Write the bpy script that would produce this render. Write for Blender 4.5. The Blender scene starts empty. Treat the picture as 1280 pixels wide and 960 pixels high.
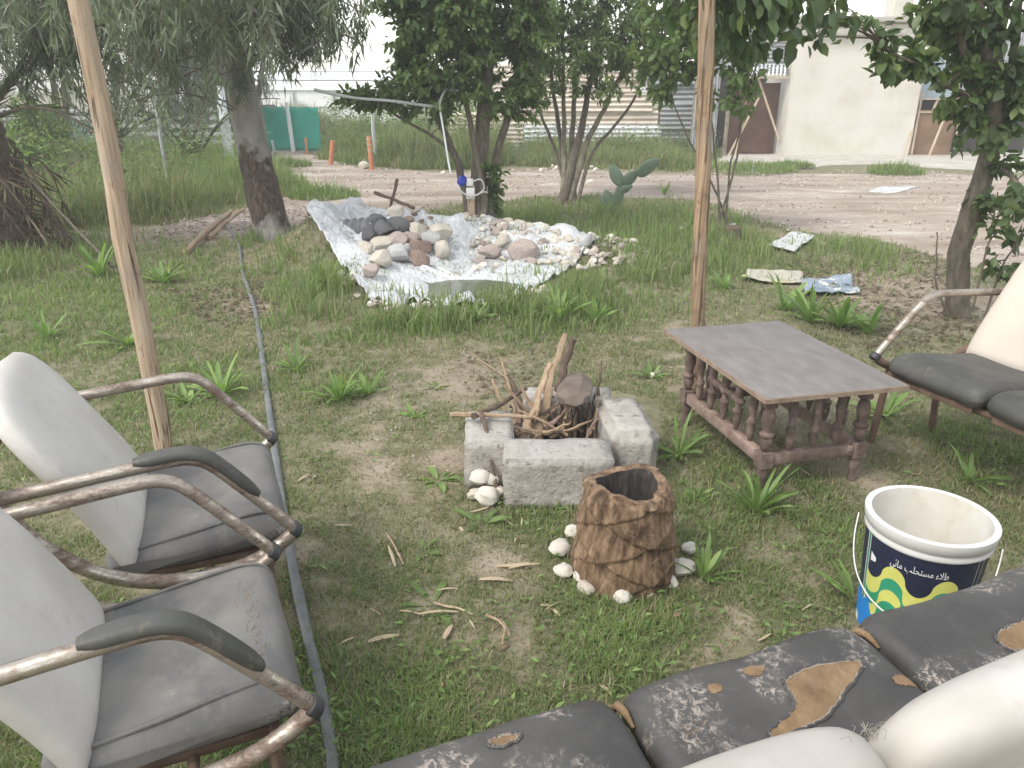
import bpy, bmesh, math, random
import numpy as np
from mathutils import Vector, Matrix, noise as mnoise
from mathutils.bvhtree import BVHTree

random.seed(7)
RNG = np.random.default_rng(11)
S = bpy.context.scene
COL = S.collection
PI = math.pi

# ------------------------------------------------------------------ camera
CAM_H, PITCH, FPX = 1.4, math.radians(21.0), 960.0
cam_data = bpy.data.cameras.new('camera')
cam = bpy.data.objects.new('camera', cam_data)
COL.objects.link(cam)
cam.location = (0, 0, CAM_H)
cam.rotation_euler = (PI / 2 - PITCH, 0, 0)
cam_data.sensor_width = 36.0
cam_data.lens = 36.0 * FPX / 1280.0
cam_data.clip_start = 0.02
cam_data.clip_end = 2000
S.camera = cam


def ray(px, py):
    dx, dy = (px - 640) / FPX, -(py - 480) / FPX
    return dx, math.cos(PITCH) + dy * math.sin(PITCH), -math.sin(PITCH) + dy * math.cos(PITCH)


def G(px, py, z=0.0):
    """where the place lies that the photo shows at px, py, at height z"""
    a, b, c = ray(px, py)
    t = (z - CAM_H) / c
    return Vector((a * t, b * t, z))


def A(px, py, Y):
    """the same, at distance Y along the ground"""
    a, b, c = ray(px, py)
    t = Y / b
    return Vector((a * t, Y, CAM_H + c * t))


# ------------------------------------------------------------------ objects
def tag(o, label=None, cat=None, group=None, kind=None):
    if label: o['label'] = label
    if cat: o['category'] = cat
    if group: o['group'] = group
    if kind: o['kind'] = kind
    return o


def empty(name, loc, rz=0.0, label=None, cat=None, group=None):
    o = bpy.data.objects.new(name, None)
    COL.objects.link(o)
    o.location = loc
    o.rotation_euler = (0, 0, rz)
    o.empty_display_size = 0.1
    return tag(o, label, cat, group)


def link_mesh(name, me, mat=None, parent=None, smooth=True, loc=None):
    o = bpy.data.objects.new(name, me)
    COL.objects.link(o)
    if mat is not None:
        for m in (mat if isinstance(mat, (list, tuple)) else [mat]):
            me.materials.append(m)
    if parent is not None: o.parent = parent
    if loc is not None: o.location = loc
    if smooth:
        me.polygons.foreach_set('use_smooth', [True] * len(me.polygons))
    me.update()
    return o


def copy_tree(o, parent=None):
    c = o.copy()
    COL.objects.link(c)
    if parent is not None: c.parent = parent
    for ch in [x for x in COL.objects if x.parent is o]:
        copy_tree(ch, c)
    return c


def np_mesh(name, verts, faces, tint=None):
    """verts (N,3); faces list of int arrays (M,k) each of one size"""
    me = bpy.data.meshes.new(name)
    me.vertices.add(len(verts))
    me.vertices.foreach_set('co', np.ascontiguousarray(verts, dtype=np.float32).ravel())
    loops = np.concatenate([f.ravel() for f in faces]).astype(np.int32)
    sizes = np.concatenate([np.full(len(f), f.shape[1], dtype=np.int32) for f in faces])
    starts = np.concatenate([[0], np.cumsum(sizes)[:-1]]).astype(np.int32)
    me.loops.add(len(loops))
    me.loops.foreach_set('vertex_index', loops)
    me.polygons.add(len(sizes))
    me.polygons.foreach_set('loop_start', starts)
    try:
        me.polygons.foreach_set('loop_total', sizes)
    except Exception:
        pass
    if tint is not None:
        at = me.attributes.new('tint', 'FLOAT', 'POINT')
        at.data.foreach_set('value', np.ascontiguousarray(tint, dtype=np.float32))
    me.update(calc_edges=True)
    me.validate()
    return me


class MB:
    """collects simple shapes into one mesh"""
    def __init__(self):
        self.v, self.f, self.mi = [], [], []

    def add(self, vs, fs, mi=0):
        n = len(self.v)
        self.v.extend([tuple(v) for v in vs])
        self.f.extend([tuple(i + n for i in f) for f in fs])
        self.mi.extend([mi] * len(fs))
        return n

    def tube(self, pts, rad, sides=10, cap=True, mi=0, flat=1.0):
        pts = [Vector(p) for p in pts]
        n = len(pts)
        if not hasattr(rad, '__len__'): rad = [rad] * n
        tan = []
        for i in range(n):
            a, b = pts[max(0, i - 1)], pts[min(n - 1, i + 1)]
            t = (b - a)
            tan.append(t.normalized() if t.length > 1e-9 else Vector((0, 0, 1)))
        up = Vector((0, 0, 1)) if abs(tan[0].z) < 0.9 else Vector((1, 0, 0))
        nrm = (up - tan[0] * up.dot(tan[0])).normalized()
        vs, fs = [], []
        for i in range(n):
            nrm = nrm - tan[i] * nrm.dot(tan[i])
            nrm.normalize()
            bn = tan[i].cross(nrm)
            for k in range(sides):
                a = 2 * PI * k / sides
                vs.append(pts[i] + (nrm * math.cos(a) * flat + bn * math.sin(a)) * rad[i])
        for i in range(n - 1):
            for k in range(sides):
                k2 = (k + 1) % sides
                fs.append((i * sides + k, i * sides + k2, (i + 1) * sides + k2, (i + 1) * sides + k))
        if cap:
            fs.append(tuple(range(sides - 1, -1, -1)))
            fs.append(tuple((n - 1) * sides + k for k in range(sides)))
        self.add(vs, fs, mi)

    def box(self, c, size, rot=None, mi=0):
        c = Vector(c)
        sx, sy, sz = [s / 2 for s in size]
        R = rot if rot is not None else Matrix.Identity(3)
        vs = [c + R @ Vector((x * sx, y * sy, z * sz)) for x in (-1, 1) for y in (-1, 1) for z in (-1, 1)]
        self.add(vs, [(0, 1, 3, 2), (4, 6, 7, 5), (0, 4, 5, 1), (2, 3, 7, 6), (0, 2, 6, 4), (1, 5, 7, 3)], mi)

    def bar(self, a, b, w, t, mi=0):
        a, b = Vector(a), Vector(b)
        d = (b - a)
        L = d.length
        q = d.to_track_quat('Y', 'Z').to_matrix()
        self.box((a + b) / 2, (w, L, t), q, mi)

    def lathe(self, prof, sides=32, c=(0, 0, 0), mi=0, wob=None):
        vs, fs = [], []
        for i, (r, z) in enumerate(prof):
            for k in range(sides):
                a = 2 * PI * k / sides
                rr = r * (wob(a, z) if wob else 1.0)
                vs.append((c[0] + rr * math.cos(a), c[1] + rr * math.sin(a), c[2] + z))
        for i in range(len(prof) - 1):
            for k in range(sides):
                k2 = (k + 1) % sides
                fs.append((i * sides + k, i * sides + k2, (i + 1) * sides + k2, (i + 1) * sides + k))
        self.add(vs, fs, mi)

    def build(self, name, mat, parent=None, smooth=True, bevel=0.0, seg=2, loc=None):
        me = bpy.data.meshes.new(name)
        me.from_pydata(self.v, [], self.f)
        me.polygons.foreach_set('material_index', self.mi)
        if bevel > 0:
            bm = bmesh.new()
            bm.from_mesh(me)
            ed = [e for e in bm.edges if len(e.link_faces) == 2 and e.calc_face_angle(0) > 0.6]
            bmesh.ops.bevel(bm, geom=ed, offset=bevel, segments=seg, affect='EDGES', profile=0.5)
            bm.to_mesh(me)
            bm.free()
        me.update()
        o = link_mesh(name, me, mat, parent, smooth, loc)
        if smooth:
            try:
                me.set_sharp_from_angle(angle=math.radians(48))
            except Exception:
                pass
        return o


def crom(pts, n, closed=False):
    """catmull-rom resample"""
    P = [np.array(p, dtype=float) for p in pts]
    m = len(P)
    segs = m if closed else m - 1
    out = []
    for k in range(n):
        u = (k / n if closed else k / (n - 1)) * segs
        i = min(int(u), segs - 1)
        t = u - i
        g = (lambda j: P[j % m]) if closed else (lambda j: P[min(max(j, 0), m - 1)])
        p0, p1, p2, p3 = g(i - 1), g(i), g(i + 1), g(i + 2)
        out.append(0.5 * ((2 * p1) + (-p0 + p2) * t + (2 * p0 - 5 * p1 + 4 * p2 - p3) * t * t + (-p0 + 3 * p1 - 3 * p2 + p3) * t ** 3))
    return [tuple(o) for o in out]


# ------------------------------------------------------------------ numpy noise
_TAB = np.random.default_rng(3).random((256, 256))


def vnoise(x, y, scale=1.0, seed=0):
    x = np.asarray(x, dtype=float) * scale + seed * 17.31
    y = np.asarray(y, dtype=float) * scale + seed * 9.77
    xi, yi = np.floor(x).astype(int), np.floor(y).astype(int)
    fx, fy = x - xi, y - yi
    fx, fy = fx * fx * (3 - 2 * fx), fy * fy * (3 - 2 * fy)
    g = lambda a, b: _TAB[a % 256, b % 256]
    return (g(xi, yi) * (1 - fx) + g(xi + 1, yi) * fx) * (1 - fy) + (g(xi, yi + 1) * (1 - fx) + g(xi + 1, yi + 1) * fx) * fy


def fbm(x, y, scale=1.0, seed=0, octs=4):
    s, a, t = 0.0, 1.0, 0.0
    for k in range(octs):
        s = s + a * vnoise(x, y, scale * 2 ** k, seed + k * 3)
        t += a
        a *= 0.5
    return s / t


def seg_dist(x, y, poly, closed=False):
    d = np.full(np.shape(x), 1e9)
    n = len(poly)
    for i in range(n if closed else n - 1):
        ax, ay = poly[i][0], poly[i][1]
        bx, by = poly[(i + 1) % n][0], poly[(i + 1) % n][1]
        L2 = (bx - ax) ** 2 + (by - ay) ** 2 + 1e-12
        t = np.clip(((x - ax) * (bx - ax) + (y - ay) * (by - ay)) / L2, 0, 1)
        d = np.minimum(d, np.hypot(x - ax - t * (bx - ax), y - ay - t * (by - ay)))
    return d


def inside(x, y, poly):
    r = np.zeros(np.shape(x), dtype=bool)
    n = len(poly)
    for i in range(n):
        ax, ay = poly[i][0], poly[i][1]
        bx, by = poly[(i + 1) % n][0], poly[(i + 1) % n][1]
        if ay == by: continue
        c = ((ay > y) != (by > y)) & (x < (bx - ax) * (y - ay) / (by - ay) + ax)
        r ^= c
    return r


def sdist(x, y, poly):
    d = seg_dist(x, y, poly, True)
    return np.where(inside(x, y, poly), d, -d)


def smooth01(t):
    t = np.clip(t, 0, 1)
    return t * t * (3 - 2 * t)


# ------------------------------------------------------------------ materials
def new_mat(name):
    m = bpy.data.materials.new(name)
    m.use_nodes = True
    nt = m.node_tree
    return m, nt, nt.nodes['Principled BSDF'], nt.nodes['Material Output']


def nd(nt, typ, **kw):
    n = nt.nodes.new(typ)
    for k, v in kw.items(): setattr(n, k, v)
    return n


def coords(nt, kind='Object', scale=None):
    tc = nd(nt, 'ShaderNodeTexCoord')
    if scale is None: return tc.outputs[kind]
    mp = nd(nt, 'ShaderNodeMapping')
    mp.inputs['Scale'].default_value = scale
    nt.links.new(tc.outputs[kind], mp.inputs['Vector'])
    return mp.outputs['Vector']


def noise_tex(nt, vec, scale, detail=6, rough=0.6, dist=0.0):
    n = nd(nt, 'ShaderNodeTexNoise')
    n.inputs['Scale'].default_value = scale
    n.inputs['Detail'].default_value = detail
    n.inputs['Roughness'].default_value = rough
    n.inputs['Distortion'].default_value = dist
    nt.links.new(vec, n.inputs['Vector'])
    return n.outputs['Fac']


def ramp(nt, fac, stops, interp='LINEAR'):
    r = nd(nt, 'ShaderNodeValToRGB')
    r.color_ramp.interpolation = interp
    e = r.color_ramp.elements
    while len(e) < len(stops): e.new(0.5)
    for el, (p, c) in zip(e, stops):
        el.position = p
        el.color = (*c, 1) if len(c) == 3 else c
    nt.links.new(fac, r.inputs['Fac'])
    return r.outputs['Color']


def mix(nt, fac, a, b, blend='MIX'):
    n = nd(nt, 'ShaderNodeMix', data_type='RGBA', blend_type=blend)
    if isinstance(fac, (int, float)): n.inputs[0].default_value = fac
    else: nt.links.new(fac, n.inputs[0])
    for s, v in ((n.inputs[6], a), (n.inputs[7], b)):
        if isinstance(v, (tuple, list)): s.default_value = (*v, 1) if len(v) == 3 else v
        else: nt.links.new(v, s)
    return n.outputs[2]


def bump(nt, bsdf, height, strength=0.3, dist=0.01):
    b = nd(nt, 'ShaderNodeBump')
    b.inputs['Strength'].default_value = strength
    b.inputs['Distance'].default_value = dist
    nt.links.new(height, b.inputs['Height'])
    nt.links.new(b.outputs['Normal'], bsdf.inputs['Normal'])


BW = ((0, 0, 0), (1, 1, 1))


def mask(nt, fac, lo, hi):
    return ramp(nt, fac, [(lo, (0, 0, 0)), (hi, (1, 1, 1))])


def simple(name, stops, scale=8, rough=0.7, stretch=None, bstr=0.3, bdist=0.005, metallic=0.0, detail=8, spots=None, spot_scale=20, spot_rng=(0.6, 0.7), bscale=None, dist=0.0, spec=None, nrough=0.6):
    """base colour from noise; optional second noise layer of spots"""
    m, nt, b, out = new_mat(name)
    v = coords(nt, 'Object', stretch or (1, 1, 1))
    f = noise_tex(nt, v, scale, detail, nrough, dist)
    c = ramp(nt, f, stops)
    if spots:
        f2 = noise_tex(nt, coords(nt), spot_scale, 6, 0.65)
        c = mix(nt, mask(nt, f2, *spot_rng), c, spots)
    nt.links.new(c, b.inputs['Base Color'])
    b.inputs['Roughness'].default_value = rough
    b.inputs['Metallic'].default_value = metallic
    if spec is not None: b.inputs['Specular IOR Level'].default_value = spec
    if bstr > 0:
        h = noise_tex(nt, v, bscale or scale * 3, 8, 0.65)
        bump(nt, b, h, bstr, bdist)
    return m


def foliage_mat(name, stops, trans=0.35, rough=0.5, spec=0.35):
    m, nt, b, out = new_mat(name)
    at = nd(nt, 'ShaderNodeAttribute', attribute_name='tint')
    c = ramp(nt, at.outputs['Fac'], stops)
    nt.links.new(c, b.inputs['Base Color'])
    b.inputs['Roughness'].default_value = rough
    b.inputs['Specular IOR Level'].default_value = spec
    t = nd(nt, 'ShaderNodeBsdfTranslucent')
    c2 = mix(nt, 1.0, c, (1.0, 1.15, 0.6), 'MULTIPLY')
    nt.links.new(c2, t.inputs['Color'])
    ms = nd(nt, 'ShaderNodeMixShader')
    ms.inputs[0].default_value = trans
    nt.links.new(b.outputs[0], ms.inputs[1])
    nt.links.new(t.outputs[0], ms.inputs[2])
    nt.links.new(ms.outputs[0], out.inputs['Surface'])
    return m


M = {}
M['grass'] = foliage_mat('grass_blades', [(0.0, (0.40, 0.34, 0.23)), (0.15, (0.29, 0.28, 0.15)), (0.35, (0.175, 0.215, 0.095)), (0.7, (0.205, 0.27, 0.10)), (1.0, (0.27, 0.36, 0.125))], 0.42)
M['weed'] = foliage_mat('weed_leaves', [(0.0, (0.14, 0.215, 0.07)), (0.5, (0.215, 0.325, 0.105)), (1.0, (0.31, 0.43, 0.15))], 0.42)
M['leaf_dark'] = foliage_mat('dark_leaves', [(0.0, (0.075, 0.12, 0.045)), (0.5, (0.13, 0.195, 0.066)), (1.0, (0.22, 0.29, 0.10))], 0.45)
M['leaf_round'] = foliage_mat('round_leaves', [(0.0, (0.055, 0.09, 0.04)), (0.6, (0.095, 0.145, 0.055)), (1.0, (0.20, 0.26, 0.085))], 0.33, 0.45, 0.45)
M['leaf_gum'] = foliage_mat('gum_leaves', [(0.0, (0.10, 0.125, 0.08)), (0.5, (0.175, 0.21, 0.14)), (1.0, (0.30, 0.33, 0.235))], 0.3)
M['leaf_yellow'] = foliage_mat('yellow_green_leaves', [(0.0, (0.10, 0.17, 0.03)), (1.0, (0.24, 0.32, 0.07))], 0.35)
M['palm'] = foliage_mat('palm_leaflets', [(0.0, (0.05, 0.08, 0.04)), (0.6, (0.085, 0.12, 0.055)), (1.0, (0.16, 0.17, 0.08))], 0.2)
M['thatch'] = foliage_mat('dead_fronds', [(0.0, (0.05, 0.035, 0.02)), (0.6, (0.13, 0.095, 0.06)), (1.0, (0.26, 0.2, 0.13))], 0.15)


def ground_mat():
    m, nt, b, out = new_mat('soil_and_turf')
    v = coords(nt)
    at = nd(nt, 'ShaderNodeAttribute', attribute_name='tint')      # 0 turf .. 1 bare soil
    n1 = noise_tex(nt, v, 3.0, 8, 0.65)
    n2 = noise_tex(nt, v, 45.0, 6, 0.7)
    n3 = noise_tex(nt, v, 11.0, 6, 0.6)
    soil = ramp(nt, n1, [(0.3, (0.25, 0.205, 0.15)), (0.55, (0.34, 0.285, 0.215)), (0.75, (0.42, 0.36, 0.285))])
    turf = ramp(nt, n3, [(0.3, (0.135, 0.13, 0.075)), (0.5, (0.195, 0.185, 0.115)), (0.7, (0.28, 0.25, 0.18))])
    ad = nd(nt, 'ShaderNodeMath', operation='ADD')
    nt.links.new(at.outputs['Fac'], ad.inputs[0])
    sb = nd(nt, 'ShaderNodeMath', operation='MULTIPLY_ADD')
    nt.links.new(n3, sb.inputs[0]); sb.inputs[1].default_value = 0.8; sb.inputs[2].default_value = -0.4
    nt.links.new(sb.outputs[0], ad.inputs[1])
    c = mix(nt, mask(nt, ad.outputs[0], 0.3, 0.7), turf, soil)
    c = mix(nt, mask(nt, n2, 0.55, 0.72), c, mix(nt, 0.5, c, (0.10, 0.075, 0.05)))
    vo = nd(nt, 'ShaderNodeTexVoronoi')
    vo.inputs['Scale'].default_value = 60
    nt.links.new(v, vo.inputs['Vector'])
    c = mix(nt, ramp(nt, vo.outputs['Distance'], [(0.10, (0.5, 0.5, 0.5)), (0.16, (0, 0, 0))]), c, (0.40, 0.34, 0.26))
    nt.links.new(c, b.inputs['Base Color'])
    b.inputs['Roughness'].default_value = 0.95
    b.inputs['Specular IOR Level'].default_value = 0.1
    bump(nt, b, n2, 0.7, 0.012)
    return m


def road_mat():
    m, nt, b, out = new_mat('dusty_earth')
    v = coords(nt, 'Object', (0.55, 1.6, 1))
    n1 = noise_tex(nt, v, 1.1, 8, 0.62)
    n2 = noise_tex(nt, coords(nt), 26.0, 7, 0.7)
    n3 = noise_tex(nt, v, 5.0, 5, 0.6)
    c = ramp(nt, n1, [(0.3, (0.22, 0.175, 0.14)), (0.45, (0.32, 0.265, 0.22)), (0.58, (0.41, 0.35, 0.30)), (0.7, (0.54, 0.50, 0.45))])
    c = mix(nt, mask(nt, n3, 0.5, 0.75), c, (0.30, 0.235, 0.18))
    vo = nd(nt, 'ShaderNodeTexVoronoi')
    vo.inputs['Scale'].default_value = 14
    nt.links.new(coords(nt), vo.inputs['Vector'])
    c = mix(nt, ramp(nt, vo.outputs['Distance'], [(0.09, (0.8, 0.8, 0.8)), (0.17, (0, 0, 0))]), c, (0.5, 0.45, 0.38))
    c = mix(nt, mask(nt, n2, 0.58, 0.72), c, (0.22, 0.17, 0.13))
    nt.links.new(c, b.inputs['Base Color'])
    b.inputs['Roughness'].default_value = 0.95
    b.inputs['Specular IOR Level'].default_value = 0.1
    bump(nt, b, n2, 0.6, 0.02)
    return m


M['ground'] = ground_mat()
M['road'] = road_mat()
M['apron'] = simple('pale_concrete_screed', [(0.3, (0.36, 0.33, 0.29)), (0.6, (0.48, 0.45, 0.40)), (0.8, (0.55, 0.52, 0.47))], 2.5, 0.9, spots=(0.3, 0.26, 0.21), spot_scale=7, spot_rng=(0.55, 0.7))
M['concrete'] = simple('rough_concrete_block', [(0.3, (0.30, 0.28, 0.25)), (0.55, (0.42, 0.395, 0.355)), (0.75, (0.50, 0.47, 0.43))], 9, 0.92, bstr=1.0, bdist=0.012, spots=(0.22, 0.20, 0.175), spot_scale=26, spot_rng=(0.56, 0.66), bscale=45)


def vinyl(name, base, light, scuff, scuff_lo, rough=0.45, scr_scale=(9, 30, 9), dirt=(0.2, 0.17, 0.12), dirt_lo=0.62):
    m, nt, b, out = new_mat(name)
    v = coords(nt)
    n1 = noise_tex(nt, v, 2.6, 7, 0.6)
    c = ramp(nt, n1, [(0.38, base), (0.62, light)])
    n4 = noise_tex(nt, v, 7, 8, 0.7)
    c = mix(nt, mask(nt, n4, dirt_lo, dirt_lo + 0.18), c, dirt)
    # worn scratches: fine cracks that only appear inside larger rubbed patches
    n2 = noise_tex(nt, coords(nt, 'Object', scr_scale), 6, 8, 0.75, 0.6)
    n3 = noise_tex(nt, v, 5.5, 4, 0.55)
    ml = nd(nt, 'ShaderNodeMath', operation='MULTIPLY')
    nt.links.new(mask(nt, n2, 0.50, 0.58), ml.inputs[0])
    nt.links.new(mask(nt, n3, scuff_lo, scuff_lo + 0.08), ml.inputs[1])
    c = mix(nt, ml.outputs[0], c, scuff)
    nt.links.new(c, b.inputs['Base Color'])
    r = ramp(nt, n4, [(0.3, (rough,) * 3), (0.7, (min(1, rough + 0.25),) * 3)])
    nt.links.new(r, b.inputs['Roughness'])
    n5 = noise_tex(nt, v, 150, 4, 0.6)
    n6 = noise_tex(nt, coords(nt, 'Object', (1.0, 1.6, 1.3)), 4.0, 3, 0.45, 0.3)
    h = nd(nt, 'ShaderNodeMath', operation='MULTIPLY_ADD')
    nt.links.new(n5, h.inputs[0]); h.inputs[1].default_value = 0.06
    nt.links.new(n6, h.inputs[2])
    bump(nt, b, h.outputs[0], 0.22, 0.02)
    # grime that gathers in blotches and fine speckle
    n7 = noise_tex(nt, v, 26, 10, 0.8)
    c = mix(nt, mask(nt, n7, 0.54, 0.76), c, dirt)
    nt.links.new(c, b.inputs['Base Color'])
    return m


M['vinyl_grey'] = vinyl('grey_vinyl', (0.098, 0.096, 0.094), (0.21, 0.199, 0.18), (0.42, 0.4, 0.37), 0.63, 0.5, dirt=(0.21, 0.2, 0.175), dirt_lo=0.55)
M['vinyl_black'] = vinyl('black_vinyl_worn', (0.043, 0.041, 0.039), (0.088, 0.083, 0.078), (0.36, 0.31, 0.265), 0.515, 0.42, (13, 13, 13), (0.085, 0.08, 0.074), 0.6)
M['vinyl_dim'] = vinyl('dark_green_grey_vinyl', (0.048, 0.048, 0.043), (0.085, 0.085, 0.076), (0.2, 0.19, 0.17), 0.7, 0.5)
M['vinyl_white'] = vinyl('off_white_vinyl', (0.41, 0.38, 0.34), (0.51, 0.485, 0.455), (0.36, 0.33, 0.29), 0.66, 0.42, dirt=(0.42, 0.39, 0.34), dirt_lo=0.52)
M['vinyl_offwhite'] = vinyl('cream_white_vinyl', (0.49, 0.46, 0.42), (0.60, 0.575, 0.54), (0.36, 0.33, 0.29), 0.68, 0.42, dirt=(0.44, 0.41, 0.355), dirt_lo=0.55)
M['vinyl_cream'] = vinyl('cream_vinyl', (0.48, 0.42, 0.36), (0.56, 0.50, 0.43), (0.4, 0.36, 0.32), 0.7, 0.45, dirt=(0.46, 0.40, 0.33), dirt_lo=0.6)
M['foam'] = simple('torn_foam', [(0.3, (0.15, 0.09, 0.045)), (0.55, (0.25, 0.165, 0.09)), (0.8, (0.35, 0.255, 0.16))], 18, 0.95, bstr=0.9, bdist=0.006, bscale=80, spots=(0.22, 0.14, 0.09), spot_scale=14, spot_rng=(0.55, 0.7))
M['frayed'] = simple('frayed_fabric_edge', [(0.3, (0.25, 0.21, 0.17)), (0.7, (0.42, 0.37, 0.31))], 60, 0.95, bstr=0.8)
M['seam'] = simple('dark_welt', [(0.3, (0.03, 0.028, 0.025)), (0.7, (0.06, 0.055, 0.05))], 30, 0.6)


def rusty_metal():
    m, nt, b, out = new_mat('rusty_chrome_tube')
    v = coords(nt)
    n1 = noise_tex(nt, coords(nt, 'Object', (.7, 1, 2.5)), 7, 10, 0.8, 0.3)
    n2 = noise_tex(nt, v, 60, 8, 0.75)
    k = mask(nt, n1, 0.40, 0.58)
    rust = ramp(nt, n2, [(0.3, (0.075, 0.048, 0.034)), (0.55, (0.15, 0.098, 0.07)), (0.75, (0.27, 0.195, 0.145))])
    c = mix(nt, k, (0.52, 0.47, 0.40), rust)
    nt.links.new(c, b.inputs['Base Color'])
    inv = ramp(nt, k, [(0, (1, 1, 1)), (1, (0, 0, 0))])
    nt.links.new(inv, b.inputs['Metallic'])
    r = ramp(nt, k, [(0, (0.22, 0.22, 0.22)), (1, (0.55, 0.55, 0.55))])
    nt.links.new(r, b.inputs['Roughness'])
    bump(nt, b, n2, 0.25, 0.003)
    return m


M['tube'] = rusty_metal()
M['rust'] = simple('rust_brown_steel', [(0.3, (0.09, 0.055, 0.038)), (0.55, (0.165, 0.105, 0.075)), (0.75, (0.27, 0.195, 0.145))], 14, 0.8, metallic=0.1)
M['tube_white'] = simple('chipped_white_paint_tube', [(0.42, (0.26, 0.15, 0.09)), (0.50, (0.55, 0.52, 0.45)), (0.8, (0.66, 0.63, 0.56))], 9, 0.6)
M['black_plastic'] = simple('black_plastic', [(0.3, (0.03, 0.03, 0.032)), (0.7, (0.05, 0.05, 0.052))], 20, 0.5, bstr=0.1)
M['pole'] = simple('peeled_pole_wood', [(0.28, (0.20, 0.135, 0.085)), (0.45, (0.36, 0.265, 0.18)), (0.6, (0.45, 0.35, 0.25)), (0.8, (0.52, 0.425, 0.32))], 14, 0.8, stretch=(5, 5, 0.22), bstr=0.8, spots=(0.27, 0.18, 0.11), spot_scale=11, spot_rng=(0.60, 0.70))
def cracked(m, lo=.655, hi=.69):
    nt = m.node_tree; b = nt.nodes['Principled BSDF']
    src = b.inputs['Base Color'].links[0].from_socket
    f = noise_tex(nt, coords(nt, 'Object', (16, 16, .55)), 5, 4, .5, .2)
    k = noise_tex(nt, coords(nt, 'Object', (1, 1, .6)), 5, 3, .5)
    c = mix(nt, mask(nt, f, lo - .07, hi - .06), src, (0.10, 0.065, 0.04))
    c = mix(nt, mask(nt, k, .54, .74), c, (0.27, 0.235, 0.20))
    nt.links.new(c, b.inputs['Base Color'])


M['pole_dark'] = simple('weathered_post_wood', [(0.28, (0.11, 0.07, 0.042)), (0.45, (0.25, 0.17, 0.10)), (0.6, (0.36, 0.255, 0.16)), (0.8, (0.45, 0.34, 0.22))], 14, 0.8, stretch=(5, 5, 0.2), bstr=0.8, spots=(0.14, 0.09, 0.055), spot_scale=8, spot_rng=(0.54, 0.68))
cracked(M['pole']); cracked(M['pole_dark'], .63, .67)
M['table_top'] = simple('weathered_board', [(0.3, (0.145, 0.13, 0.12)), (0.55, (0.19, 0.173, 0.163)), (0.75, (0.235, 0.218, 0.205))], 7, 0.62, stretch=(1.1, 2.2, 1), bstr=0.15, spots=(0.07, 0.06, 0.055), spot_scale=16, spot_rng=(0.70, 0.74))
M['table_edge'] = simple('board_edge', [(0.3, (0.19, 0.13, 0.09)), (0.7, (0.31, 0.235, 0.17))], 20, 0.85)
M['turned'] = simple('faded_red_turned_wood', [(0.3, (0.075, 0.052, 0.041)), (0.5, (0.145, 0.10, 0.082)), (0.7, (0.26, 0.19, 0.16))], 22, 0.85, bstr=0.5, spots=(0.42, 0.31, 0.26), spot_scale=16, spot_rng=(0.6, 0.7))
M['rail'] = simple('faded_pink_rail', [(0.3, (0.14, 0.09, 0.072)), (0.5, (0.25, 0.172, 0.143)), (0.7, (0.40, 0.30, 0.25))], 14, 0.85, bstr=0.5)
M['bucket_white'] = simple('white_plastic_paint_pail', [(0.3, (0.60, 0.59, 0.565)), (0.7, (0.68, 0.67, 0.65))], 5, 0.4, bstr=0.05)
M['bucket_in'] = simple('paint_stained_inside', [(0.35, (0.52, 0.475, 0.385)), (0.5, (0.61, 0.58, 0.52)), (0.7, (0.68, 0.66, 0.62))], 7, 0.55, bstr=0.15, spots=(0.50, 0.36, 0.16), spot_scale=16, spot_rng=(0.64, 0.72))
M['navy'] = simple('navy_print', [(0.35, (0.012, 0.015, 0.04)), (0.65, (0.02, 0.024, 0.055))], 8, 0.45, bstr=0.05, spots=(0.3, 0.3, 0.33), spot_scale=36, spot_rng=(0.70, 0.73))
for nme, colr in (('print_yellow', (0.62, 0.62, 0.16)), ('print_green', (0.03, 0.30, 0.17)), ('print_blue', (0.02, 0.22, 0.62)), ('print_white', (0.8, 0.8, 0.78))):
    M[nme] = simple(nme, [(0.3, tuple(c * 0.88 for c in colr)), (0.7, colr)], 14, 0.45, bstr=0.03)
M['wire'] = simple('galvanised_wire', [(0.3, (0.5, 0.49, 0.47)), (0.7, (0.62, 0.61, 0.59))], 20, 0.4, metallic=0.7)
M['hose'] = simple('grey_flat_hose', [(0.3, (0.10, 0.105, 0.105)), (0.6, (0.17, 0.175, 0.175)), (0.8, (0.25, 0.25, 0.24))], 14, 0.6)
M['stump'] = simple('palm_sheath', [(0.28, (0.035, 0.021, 0.012)), (0.43, (0.13, 0.078, 0.043)), (0.58, (0.26, 0.17, 0.10)), (0.8, (0.44, 0.33, 0.22))], 7, 0.85, stretch=(7, 7, 1.6), bstr=1.0, bdist=0.008, bscale=18, dist=0.15, spots=(0.05, 0.028, 0.016), spot_scale=9, spot_rng=(0.55, 0.68))
M['stump_in'] = simple('dark_streaked_hollow', [(0.35, (0.02, 0.016, 0.014)), (0.6, (0.06, 0.05, 0.043)), (0.8, (0.22, 0.2, 0.18))], 16, 0.7, stretch=(4, 4, 0.8), bstr=1.0, bdist=0.01)  # near-black with paler streaks, for stump hollow and ash bed
M['stone_white'] = simple('chalky_white_stone', [(0.3, (0.50, 0.46, 0.39)), (0.6, (0.66, 0.62, 0.55)), (0.8, (0.74, 0.71, 0.65))], 14, 0.9, bstr=0.5)
M['stone_cream'] = simple('cream_stone', [(0.3, (0.40, 0.355, 0.29)), (0.6, (0.53, 0.485, 0.41)), (0.8, (0.64, 0.60, 0.53))], 10, 0.9, bstr=0.5)
M['stone_grey'] = simple('pale_grey_stone', [(0.3, (0.33, 0.33, 0.32)), (0.6, (0.46, 0.46, 0.45)), (0.8, (0.56, 0.56, 0.55))], 10, 0.85, bstr=0.5)
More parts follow.
